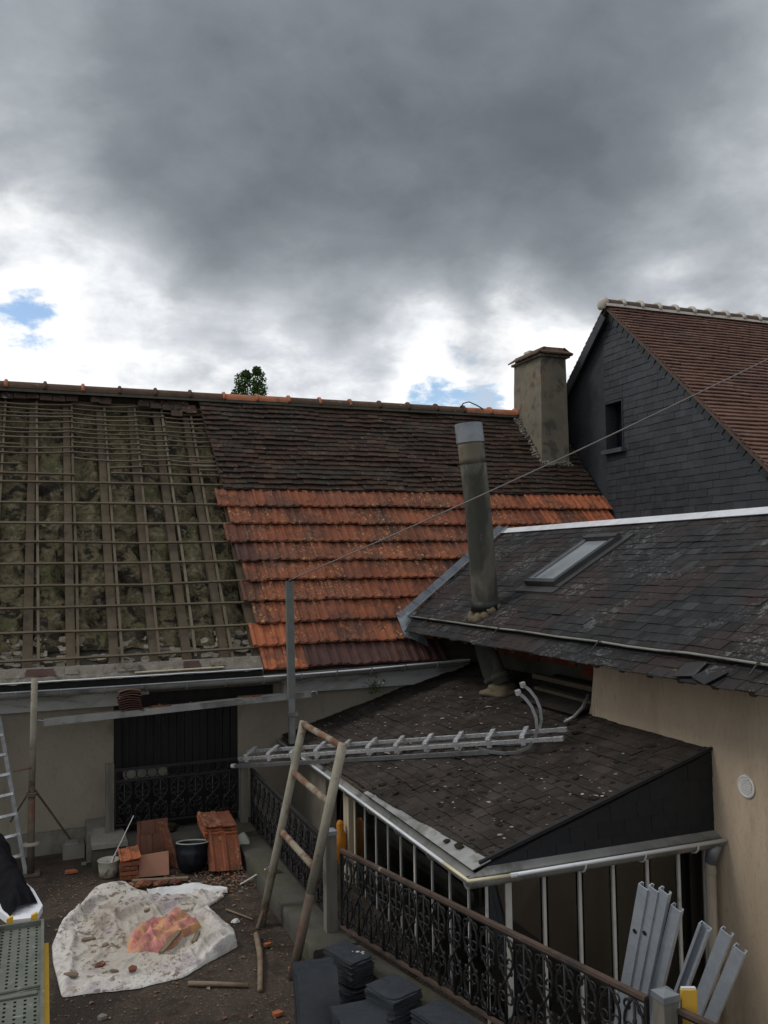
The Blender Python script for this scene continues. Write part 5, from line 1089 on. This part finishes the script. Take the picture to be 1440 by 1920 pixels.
# sticks
def stick(pts, r, label): tag(MB().tube(pts, r, 7).build('stick', M['stick'], smooth=True), label, 'stick')
stick([(2.14, 9.42, .03), (2.08, 9.0, .03), (2.03, 8.75, .035), (1.90, 8.22, .025)], [.03, .032, .030, .026], 'crooked pale stick lying between the ladder feet and the near slates')
stick([(1.30, 8.62, .022), (1.56, 8.5, .022), (1.82, 8.36, .022)], [.024, .022, .02], 'straight brown stick on the ground in front of the quilt')
stick([(1.98, 10.25, .02), (2.2, 9.85, .02)], [.012, .010], 'thin twig right of the quilt near the kerb')
mb = MB(); mb.bar((2.30, 10.98, .015), (2.62, 10.80, .235), .035, .010); tag(mb.build('metal_strip', M['white_paint']), 'white metal strip propped from the ground onto the kerb', 'strip')
mb = MB(); mb.box((2.56, 10.62, .205), (2.70, 10.72, .265)); tag(mb.build('metal_bracket', M['rust_post']), 'small rusty bracket on the kerb near the white strip', 'bracket')
# roof tiles leaning on the end wall
def tile_at(p, right, up, m, label, group='tiles leaning by the end wall', me=None):
    r = V(right).normalized(); w = V(up); w = (w - r * w.dot(r)).normalized(); n = r.cross(w)
    o = put('roof_tile', me or random.choice(CT[m]), None, frame(V(p), r, w, n)); return tag(o, label, 'tile', group)
def big(m, w, L, name='roof_tile'):
    prof = [(-.5, -.03), (-.5, .05), (-.42, .06), (-.36, .01), (-.1, .01), (-.05, .05), (.05, .05), (.1, .01), (.36, .01), (.42, .04), (.5, .04), (.5, -.03)]
    mb = MB(); n = len(prof); vs = [(x * w, y * L, z * .35) for y in (0, .05, .95, 1) for (x, z) in prof]
    fs = [(j * n + (i + 1) % n, j * n + i, (j + 1) * n + i, (j + 1) * n + (i + 1) % n) for j in range(3) for i in range(n)] + [tuple(range(n)), tuple(range(3 * n, 4 * n))[::-1]]
    return mb.add(vs, fs).mesh(name, m)
brownt = mat('brown_red_tile', [(.10, .045, .03), (.16, .07, .045)], 4, .85, .3, 40, spots=[((.06, .04, .03), 5, .55, .7, .6)])
B1 = big(brownt, .40, .60); B2 = big(M['fresh_tile'], .36, .46); B3 = big(M['clay_tile'], .36, .52)
tile_at((1.37, 12.02, .02), (1, .05, 0), (0, .22, 1), 0, 'brown ribbed roof tile leaning upright on the end wall left of the pot', me=B1)
tile_at((1.34, 11.96, .02), (1, .1, 0), (-.02, .26, 1), 0, 'second brown ribbed roof tile leaning in front of the upright one', me=big(brownt, .36, .44))
tile_at((1.64, 11.90, .02), (.35, -1, .1), (-.34, .14, 1), 0, 'narrow orange-brown tile seen edge on, leaning between the tiles and the pot', me=big(M['clay_tile'], .22, .62))
mb = MB(); mb.prism([(1.14, 11.72, .02), (1.52, 11.66, .02), (1.53, 11.80, .27), (1.17, 11.86, .24)], (.0, .02, .005)); tag(mb.build('flat_clay_slab', mat('terracotta', [(.26, .12, .075), (.34, .165, .10)], 3, .6, .15, 40)), 'smooth terracotta slab leaning low in front of the brown tiles', 'tile')
for k in range(4):
    mb = MB(); c = V((1.04 + u(-.02, .02), 11.80, .012 + k * .058)); mb.prism([c + V((-.12, -.09, 0)), c + V((.10, -.11, 0)), c + V((.12, .09, 0)), c + V((-.11, .10, 0))], (0, 0, .046)); tag(mb.build('broken_brick', M['clay_tile']), 'orange brick piece in the small pile left of the leaning tiles', 'brick', 'brick pieces in the small pile')
tile_at((1.05, 11.70, .26), (1, .1, .05), (.0, .6, .3), 0, 'small orange tile resting on the brick pile', me=big(M['fresh_tile'], .26, .22))
mb = MB(); mb.bar((1.05, 11.55, .04), (1.72, 11.40, .03), .07, .035); tag(mb.build('timber_offcut', M['stick']), 'long brown offcut lying across the front of the tile pile', 'wood')
for k, (x, y, w) in enumerate(((1.18, 11.42, .13), (1.38, 11.36, .10), (1.55, 11.34, .08), (1.02, 11.45, .07))):
    mb = MB(); mb.rock((x, y, .035), w, 1.1, .7, .42, k + 20, sub=1); tag(mb.build('tile_rubble', M['clay_tile']), ['largest orange tile lump in the rubble behind the quilt', 'second orange tile lump behind the quilt fold', 'small tile lump at the right of the rubble behind the quilt', 'small tile lump under the brick pile'][k], 'rubble')
# stack of clay tiles right of the pot, leaning
for k in range(3): tile_at((2.20 + k * .012, 11.50 - k * .045, .03 + k * .01), (1, .12, -.12), (.05, .55, .62), 0, 'ribbed clay tile in the leaning lower layer right of the pot', 'clay tiles stacked right of the pot', me=big(M['clay_tile'], .40, .62))
for k in range(4): tile_at((2.19 + u(-.01, .01), 11.72 + u(-.02, .02), .40 + k * .042), (1, .10, -.10), (.02, .9, .20), 0, 'ribbed clay tile in the flat upper layer right of the pot', 'clay tiles on top of the stack', me=big(M['fresh_tile'] if k < 3 else M['clay_tile'], .44, .40))
for k in range(3):
    mb = MB(); mb.rock((2.2 + u(-.1, .1), 11.9 + k * .06, .14 + k * .06), .13, 1.3, .9, .6, 40 + k); tag(mb.build('support_rubble', M['stone']), 'stone propping up the clay tile stack right of the pot', 'stone', 'stones under the tile stack')
# pot with spiral fluting
pt_ = thing('enamel_pot', 'dark blue fluted pot with pale rim between the tile piles', 'pot', (1.82, 11.72, 0))
n = 48; prof = [(.0, .004), (.145, .004), (.17, .03), (.195, .12), (.205, .20), (.21, .225), (.205, .24), (.208, .33), (.215, .345), (.200, .345), (.19, .32), (.18, .06), (0, .05)]; vs = []
for (r, z) in prof:
    for k in range(n):
        th = 2 * math.pi * k / n; rr = r * (1 + (.022 * math.sin(th * 16 + z * 16) if .02 < z < .215 and r > .15 else 0)); vs.append((1.82 + rr * math.cos(th), 11.72 + rr * math.sin(th), z))
fs = [(i * n + k, i * n + (k + 1) % n, (i + 1) * n + (k + 1) % n, (i + 1) * n + k) for i in range(len(prof) - 1) for k in range(n)]
PT = Matrix.Translation((1.82, 11.72, .02)) @ Matrix.Rotation(rad(9), 4, (-.95, .3, 0)) @ Matrix.Translation((-1.82, -11.72, 0))
MB().add(vs, fs).build('body', M['enamel'], pt_, smooth=True, mtx=PT)
MB().lathe([(.206, .338), (.219, .343), (.219, .352), (.196, .352), (.194, .338)], (1.82, 11.72, 0), 40).build('rim', M['enamel_in'], pt_, smooth=True, mtx=PT)
MB().lathe([(0, .22), (.187, .22)], (1.82, 11.72, 0), 30).build('water', M['silt_shade'], pt_, mtx=PT)
# paint tin with stirring stick
tn = thing('paint_tin', 'dented paint-splashed tin with a stirring stick, left of the tiles', 'bucket', (.80, 12.0, 0))
MB().lathe([(0, .004), (.115, .004), (.125, .10), (.135, .20), (.142, .205), (.130, .208), (.12, .12), (0, .10)], (.80, 12.0, 0), 24).build('can', M['paint_tin'], tn, smooth=True)
MB().tube([(.80, 12.0, .11), (1.12, 12.1, .70)], .006, 6).build('stir_stick', M['white_paint'], tn)
mb = MB(); mb.bar((.83, 11.97, .12), (.87, 11.95, .27), .07, .012); mb.build('spatula', M['white_paint'], tn)
# rags
heap('rag', M['rag'], (2.55, 12.0, .0), .12, .14, .20, 6.1, label='pale grey-green rag hanging off the kerb by the tile stack', cat='rag', fold=.6, nth=50, nr=24, base=lambda x, y: .17)
heap('rag', M['quilt'], (2.02, 9.9, 0), .05, .04, .05, 8.8, label='small white scrap of cloth just right of the quilt', cat='rag', fold=.2, nth=24, nr=10)
# shrubs / bits at the foot of the door
for k, (x, y, r, m, lab) in enumerate(((1.62, 12.55, .09, 'moss', 'dark clump of moss on the kerb under the door railing'), (2.43, 12.86, .12, 'brick_red', 'reddish dried plant clump behind the door railing at right'))):
    mb = MB(); mb.rock((x, y, .32 + r * .4), r, 1.5, .7, .8, 60 + k, sub=3); tag(mb.build('plant_clump', M[m]), lab, 'plant')
# loose chips and leaves over the yard
cp = MB()
for k in range(1900):
    x = u(-.4, 2.45); y = u(6.6, 12.1) if k % 4 else u(10.9, 12.1)
    if x > 2.2 and y < 8.2: continue
    r = u(.005, .016) * (2.0 if random.random() < .10 else 1); a_ = u(0, 6)
    z = yard_z(x, y) + .003
    cp.add([(x + r * math.cos(a_), y + r * math.sin(a_), z), (x + r * .7 * math.cos(a_ + 1.6), y + r * .7 * math.sin(a_ + 1.6), z + r * .5), (x + r * math.cos(a_ + 3), y + r * math.sin(a_ + 3), z + r * .2), (x + r * .8 * math.cos(a_ + 4.6), y + r * .8 * math.sin(a_ + 4.6), z + r * .4)], [(0, 1, 2, 3)], random.random())
kind(cp.build('ground_chips', M['chip']), 'stuff')
for (x, y, r, lab) in ((2.32, 8.52, .07, 'orange tile chunk at the right ladder foot'), (1.95, 7.75, .055, 'pointed red tile chip on the ground near the bottom edge'), (2.2, 9.15, .045, 'dull red tile chip between the ladder feet'), (.35, 12.3, .09, 'flat red tile piece on the ground by the left prop'), (.52, 12.55, .05, 'small pale chip by the wall plinth'), (.5, 8.3, .05, 'pale flake on the ground in front of the quilt')):
    a_ = u(0, 6); piece('tile_chip', [(x + r * k * math.cos(a_ + q), y + r * k * .8 * math.sin(a_ + q), .008) for q, k in ((0, 1), (1.1, .7), (2.2, 1), (3.7, .8), (5, 1))], .028, M['fresh_tile'] if 'pale' not in lab else M['crumb'], lab, 'tile')

# ---------------------------------------------------------------- stacks of new slates by the kerb
def slate_stack(c, ang, n, w, l, label, group, z0=0.0, th=.0085, jit=.012, lean=None):
    for k in range(n):
        if lean is None: Mx = Matrix.Translation((c[0] + u(-jit, jit), c[1] + u(-jit, jit), z0 + k * (th + .001))) @ Matrix.Rotation(ang + u(-.06, .06), 4, 'Z') @ Matrix.Rotation(u(-.006, .006), 4, 'X')
        else: Mx = Matrix.Translation((c[0], c[1], z0)) @ Matrix.Rotation(ang, 4, 'Z') @ Matrix.Translation((u(-jit, jit), k * (th + .001), 0)) @ Matrix.Rotation(lean, 4, 'X') @ Matrix.Translation((0, 0, u(-.004, .006)))
        var = random.randrange(4); key = (round(w, 3), round(l, 3), lean is None, var)
        if key not in SM:
            ring = []
            for (ax, ay, bx, by) in ((-1, -1, 1, -1), (1, -1, 1, 1), (1, 1, -1, 1), (-1, 1, -1, -1)):
                for q in range(5): ring.append(((ax + (bx - ax) * q / 5) * w / 2 + u(-.004, .004), (ay + (by - ay) * q / 5) * l / 2 + u(-.004, .004)))
            if var == 1: ring[0] = (ring[0][0] + .03, ring[0][1] + .012)
            if var == 3: ring[5] = (ring[5][0] - .014, ring[5][1] + .03)
            mb = MB()
            if lean is None: mb.prism([(a, b, 0) for a, b in ring], (0, 0, th))
            else: mb.prism([(a, 0, b + l / 2) for a, b in ring], (0, th, 0))
            SM[key] = mb.mesh('slate_tile', M['new_slate'])
        tag(put('slate_tile', SM[key], None, Mx), label, 'slate', group)
SM = {}
FA = math.atan2(-3.65, .92) + math.pi / 2
slate_stack((2.655, 7.86), FA + .06, 24, .25, .44, 'new slate in the stack by the kerb end under the chalk-smeared top slate', 'slates in the stack at the kerb end', z0=.16)
tops = [o for o in bpy.data.objects if o.name.startswith('slate_tile')]; tops.sort(key=lambda o: WM[o.name].translation.z); ts = tops[-1]
ts['label'] = 'top slate of the stack at the kerb end, with white chalk smears'
mk = MB()
for (x, y, r) in ((.06, -.06, .03), (.085, -.10, .022), (.03, -.03, .012), (.07, -.13, .016)): mk.add([(x + r * u(.6, 1.2) * math.cos(q), y + r * u(.4, .8) * math.sin(q), .0100) for q in (0, 1, 2, 3, 4, 5)], [(0, 1, 2, 3, 4, 5)])
mk.build('chalk_mark', mat('chalk', [(.30, .31, .32), (.5, .5, .5)], 30, .95, 0), ts, mtx=WM[ts.name])
slate_stack((2.64, 7.86), FA + .02, 14, .27, .46, 'new slate in the lowest layer under the chalk-marked stack', 'slates under the stack at the kerb end')
slate_stack((2.80, 7.10), FA + .10, 30, .33, .36, 'new slate in the middle stack beside the railing foot', 'slates in the middle stack', z0=.0, th=.0115)
slate_stack((3.05, 6.56), FA + .0, 26, .30, .56, 'new slate in the stack at the bottom edge nearest the railing', 'slates in the nearest stack', z0=.0, th=.0115)
slate_stack((2.24, 7.42), FA - .35, 16, .36, .44, 'new slate standing on edge in the leaning pack nearest the ladder foot', 'slates leaning near the ladder', lean=-.42, th=.012)
slate_stack((2.50, 6.78), FA - .25, 20, .46, .32, 'new slate standing on edge in the leaning pack at the bottom edge', 'slates leaning at the bottom edge', lean=-.62, th=.012)

# ---------------------------------------------------------------- galvanised channels leaning outside the railing
def channel(top, bot, w, d, face, label, group, hole=False, open_=False):
    top = V(top); bot = V(bot); ax = (top - bot).normalized(); f = V(face); s_ = (f - ax * f.dot(ax)).normalized(); n = ax.cross(s_)
    if n.dot(CAM - top) < 0 and not open_: n = -n
    if n.dot(CAM - top) > 0 and open_: n = -n
    t = thing('steel_channel', label, 'channel', bot, group)
    prof = [(-w / 2, 0), (w / 2, 0), (w / 2, -d), (w / 2 - .02, -d), (w / 2 - .02, -d + .005), (w / 2 - .006, -d + .005), (w / 2 - .006, -.006), (-w / 2 + .006, -.006), (-w / 2 + .006, -d + .005), (-w / 2 + .02, -d + .005), (-w / 2 + .02, -d), (-w / 2, -d)]
    mb = MB(); mb.prism([bot + s_ * a + n * b for a, b in prof], top - bot); mb.build('profile', M['galva'], t)
    if hole:
        c = bot + ax * ((top - bot).length - .42) + n * .002
        mb = MB(); mb.add([c + s_ * (.02 * math.cos(2 * math.pi * k / 14)) + ax * (.02 * math.sin(2 * math.pi * k / 14)) + n * .001 for k in range(14)], [tuple(range(14))]); mb.build('hole', M['black_gap'], t)
    return t
gA = 'channels leaning behind the near railing'; gB = 'channels leaning past the corner post'
for k, (dx, dy, dz, lab, hole) in enumerate(((0, 0, 0, 'leftmost galvanised channel of the left bundle, with a round hole', True), (.03, -.082, .01, 'galvanised channel in the middle of the left bundle', True), (.06, -.16, .012, 'galvanised channel at the right of the left bundle', False), (.12, -.215, -.10, 'shorter galvanised channel tucked behind the right of the left bundle', False))):
    channel((4.22 + dx, 5.55 + dy, 1.52 + dz), (4.42 + dx, 6.55 + dy * .6, -1.0), .085, .045, (.25, -.95, 0), lab, gA, hole)
for k, (dx, dy, dz, lab) in enumerate(((0, 0, .02, 'galvanised channel open side out, left of the right bundle'), (.02, -.16, .02, 'galvanised channel in the middle of the right bundle'), (.04, -.26, -.06, 'galvanised channel at the far right of the right bundle'))):
    channel((4.42 + dx, 5.10 + dy, 1.36 + dz), (4.52 + dx, 6.35 + dy, -1.0), .085, .045, (.3, -.95, 0), lab, gB, open_=(k == 0))
yb_ = thing('yellow_board', 'yellow painted board standing beside the metal-capped post at bottom right', 'board', (3.98, 4.78, 0))
MB().prism([(3.90, 4.76, -.05), (3.99, 4.72, -.05), (4.0, 4.75, -.05), (3.91, 4.79, -.05)], (.0, 0, 1.22)).build('face', M['yellow'], yb_)
MB().prism([(3.905, 4.765, 1.171), (3.99, 4.727, 1.171), (3.997, 4.752, 1.171), (3.913, 4.787, 1.171)], (0, 0, .012)).build('end_grain', M['white_paint'], yb_)

# ---------------------------------------------------------------- near left corner: steel deck, yellow beam, white board, jacket
dk = thing('scaffold_deck', 'perforated grey steel scaffold deck at the bottom left corner', 'scaffold deck', (-.13, 5.9, 0))
X0, X1, Y0, Y1, ZD = -.30, .015, 4.6, 6.78, 1.47
HOLES = [(-.25 + .05 * i, 4.65 + .052 * j) for i in range(5) for j in range(41)]
mb = MB(); cols = [-.30 + .035, ] ; xs = [X0 + .012, -.258, -.243, -.205, -.190, -.150, -.135, -.095, -.080, -.040, -.025, X1 - .012]
ysd = [Y0]
for j in range(41): ysd += [4.66 + .0515 * j, 4.66 + .0515 * j + .022]
ysd.append(Y1)
for i in range(len(xs) - 1):
    for j in range(len(ysd) - 1):
        if i % 2 == 1 and j % 2 == 1: continue
        mb.add([(xs[i], ysd[j], ZD), (xs[i + 1], ysd[j], ZD), (xs[i + 1], ysd[j + 1], ZD), (xs[i], ysd[j + 1], ZD)], [(0, 1, 2, 3)])
mb.build('perforated_plate', M['steel_deck'], dk)
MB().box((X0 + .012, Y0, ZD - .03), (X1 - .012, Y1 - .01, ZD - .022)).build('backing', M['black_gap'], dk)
for xx in (X0, X1 - .02): MB().box((xx, Y0, ZD - .06), (xx + .02, Y1, ZD + .035)).build('side_rail', M['steel_deck'], dk)
MB().box((X0 + .021, Y1 - .02, ZD - .06), (X1 - .021, Y1, ZD + .035)).build('end_rail', M['steel_deck'], dk)
mb = MB(); mb.tube([(X0 + .02, 5.75, ZD + .02), (X1 - .02, 5.77, ZD + .02)], .012, 8); mb.build('cross_rod', M['steel_deck'], dk)
MB().box((X0 + .05, 5.69, ZD + .002), (X1 - .04, 5.735, ZD + .012)).build('label_plate', M['steel_deck'], dk)
yl = thing('yellow_beam', 'yellow formwork beam under the edge of the steel deck', 'beam', (.03, 6, 0))
MB().box((-.02, 4.4, ZD - .20), (.045, 6.60, ZD - .065)).build('web', M['yellow'], yl)
for xx in (-.22, -.06): MB().prism([(xx - .03, 6.80, ZD - .12), (xx + .03, 6.80, ZD - .12), (xx + .032, 6.80, ZD + .075), (xx - .01, 6.80, ZD + .06)], (0, .03, 0)).build('end_stop', M['yellow'], yl)
for yy in (4.9, 6.4):
    mb = MB(); mb.bar((-.30, yy, ZD - .23), (.05, yy, ZD - .23), .06, .055); mb.build('cross_bearer', M['wood_grey'], yl)
    for xx in (-.24, .0): mb = MB(); mb.bar((xx, yy, .0), (xx, yy, ZD - .26), .05, .05); mb.build('leg', M['wood_grey'], yl)
wb = MB(); wb.prism([(-.80, 7.9, 1.50), (-.33, 7.15, 1.46), (-.20, 6.86, 1.45), (-.04, 6.84, 1.45), (.005, 7.06, 1.45), (-.06, 7.40, 1.46), (-.50, 8.60, 1.52)], (.0, 0, .05)); tag(wb.build('white_board', M['white_board']), 'smooth white board jutting out beyond the steel deck under the jacket', 'board')
mb = MB(); mb.bar((-.42, 7.7, 0), (-.42, 7.7, 1.49), .08, .08); tag(mb.build('board_trestle', M['wood_grey']), 'wooden leg holding up the white board at the left edge', 'trestle')
jk = thing('jacket', 'black jacket with red piping thrown over the white board at the left', 'jacket', (-.35, 7.3, 1.55))
def jf(p, q):
    a = q; cx = -.62 + .50 * a ** .9; cy = 8.75 - 1.75 * a
    wd = .46 * (1 - .55 * a ** 1.5) * (1 + .12 * math.sin(a * 7))
    x = cx + (p - .5) * wd * .80; y = cy + (p - .5) * wd * .9
    h = .22 * (1 - .62 * a) * math.sin(math.pi * p) ** .6 + .045 * ridged(x * 6, y * 4, 2) * math.sin(math.pi * p) + .012 * nz(x * 22, y * 22, 4)
    return (x + .025 * nz(a * 9, p * 5, 1), y + .05 * nz(a * 7, p * 6, 8), 1.505 + .03 * (1 - a) + max(0, h) * (1 if q < .98 else .5))
MB().grid(36, 50, jf).build('cloth', M['jacket'], jk, smooth=True)
MB().tube([V(jf(.42 + .1 * t, .10 + .40 * t)) + V((0, 0, .012)) for t in [j / 14 for j in range(15)]], .008, 6).build('piping', M['jacket_red'], jk, smooth=True)

# ---------------------------------------------------------------- tree behind the ridge
tr = thing('tree', 'leafy green tree top showing just above the old roof ridge', 'tree', (9.05, 40, -1))
MB().tube([(9.0, 40, -1), (9.05, 40.1, 3), (8.95, 40, 7), (9.0, 40, 11.5)], [.35, .28, .2, .06], 10).build('trunk', M['bark'], tr, smooth=True)
lm = MB()
for k in range(10):
    a_ = u(0, 6.3); z = u(4, 10.5); lm.tube([(9.0, 40, z), (9 + math.cos(a_) * .7, 40 + math.sin(a_) * .7, z + .6), (9 + math.cos(a_) * 1.4, 40 + math.sin(a_) * 1.4, z + 1.0)], [.09, .06, .02], 6)
lm.build('limbs', M['bark'], tr, smooth=True)
lv = MB()
clumps = [(8.62, 40, 12.55, .42), (9.32, 40, 12.68, .46), (8.95, 40, 12.1, .55), (9.4, 39.8, 12.1, .4), (8.5, 40.2, 12.0, .4), (8.75, 39.9, 12.85, .22), (9.3, 40, 13.05, .24)]
for k in range(26): clumps.append((9 + u(-1.6, 1.6), 40 + u(-1.6, 1.6), u(5.5, 11.6), u(.45, .8)))
for (cx, cy, cz, r) in clumps:
    for k in range(420):
        d = V((random.gauss(0, 1), random.gauss(0, 1), random.gauss(0, 1))).normalized() * (r * (u(.2, 1) ** .6)); c = V((cx, cy, cz)) + d
        s_ = u(.045, .085); a = V((random.gauss(0, 1), random.gauss(0, 1), random.gauss(0, 1))).normalized(); b = a.cross(V((random.gauss(0, 1), random.gauss(0, 1), random.gauss(0, 1)))).normalized()
        lv.add([c - a * s_, c - b * s_ * .55, c + a * s_, c + b * s_ * .55], [(0, 1, 2, 3)])
kind(lv.build('crown', M['leaf'], tr), 'stuff')

# ---------------------------------------------------------------- small things noticed on a second look
pl = thing('planter_box', 'pale rectangular planter box behind the door railing at its left', 'planter', (1.35, 12.95, .08))
MB().box((1.06, 12.86, 1.0), (1.66, 13.06, 1.10)).build('trough', M['cement'], pl)
for x in (1.12, 1.60): MB().box((x - .02, 12.94, .09), (x + .02, 12.98, 1.0)).build('leg', M['iron'], pl)
wp = thing('wall_plant', 'small dark plant with white blossom sprouting from the cornice above the veranda', 'plant', (4.97, 13.1, 2.0))
pm = MB()
for k in range(60):
    c = V((4.93 + random.gauss(0, .07), 13.08 + random.gauss(0, .04), 2.0 + random.gauss(0, .06))); a = V((u(-1, 1), u(-1, 1), u(-1, 1))).normalized(); b = a.cross(V((u(-1, 1), u(-1, 1), u(-1, 1)))).normalized(); r = u(.02, .04)
    pm.add([c - a * r, c - b * r * .5, c + a * r, c + b * r * .5], [(0, 1, 2, 3)])
kind(pm.build('leaves', M['leaf'], wp), 'stuff')
for k in range(4): MB().rock((4.99 + u(-.03, .04), 13.02, 2.05 + u(-.02, .06)), .026, 1, 1, 1, k).build('blossom', M['white_board'], wp)
ll = MB()
for k in range(420):
    x, y = random.gauss(2.15, .22), random.gauss(11.25, .28)
    if x > 2.46 or y > 12.1: continue
    r = u(.015, .04); a_ = u(0, 6); z = yard_z(x, y) + u(.004, .03)
    ll.add([(x + r * math.cos(a_), y + r * math.sin(a_), z), (x + r * .45 * math.cos(a_ + 1.6), y + r * .45 * math.sin(a_ + 1.6), z + r * u(.1, .6)), (x - r * math.cos(a_), y - r * math.sin(a_), z + .004), (x + r * .45 * math.cos(a_ - 1.6), y + r * .45 * math.sin(a_ - 1.6), z + r * u(.1, .5))], [(0, 1, 2, 3)], random.random() * .75)
kind(ll.build('leaf_litter', M['chip']), 'stuff')
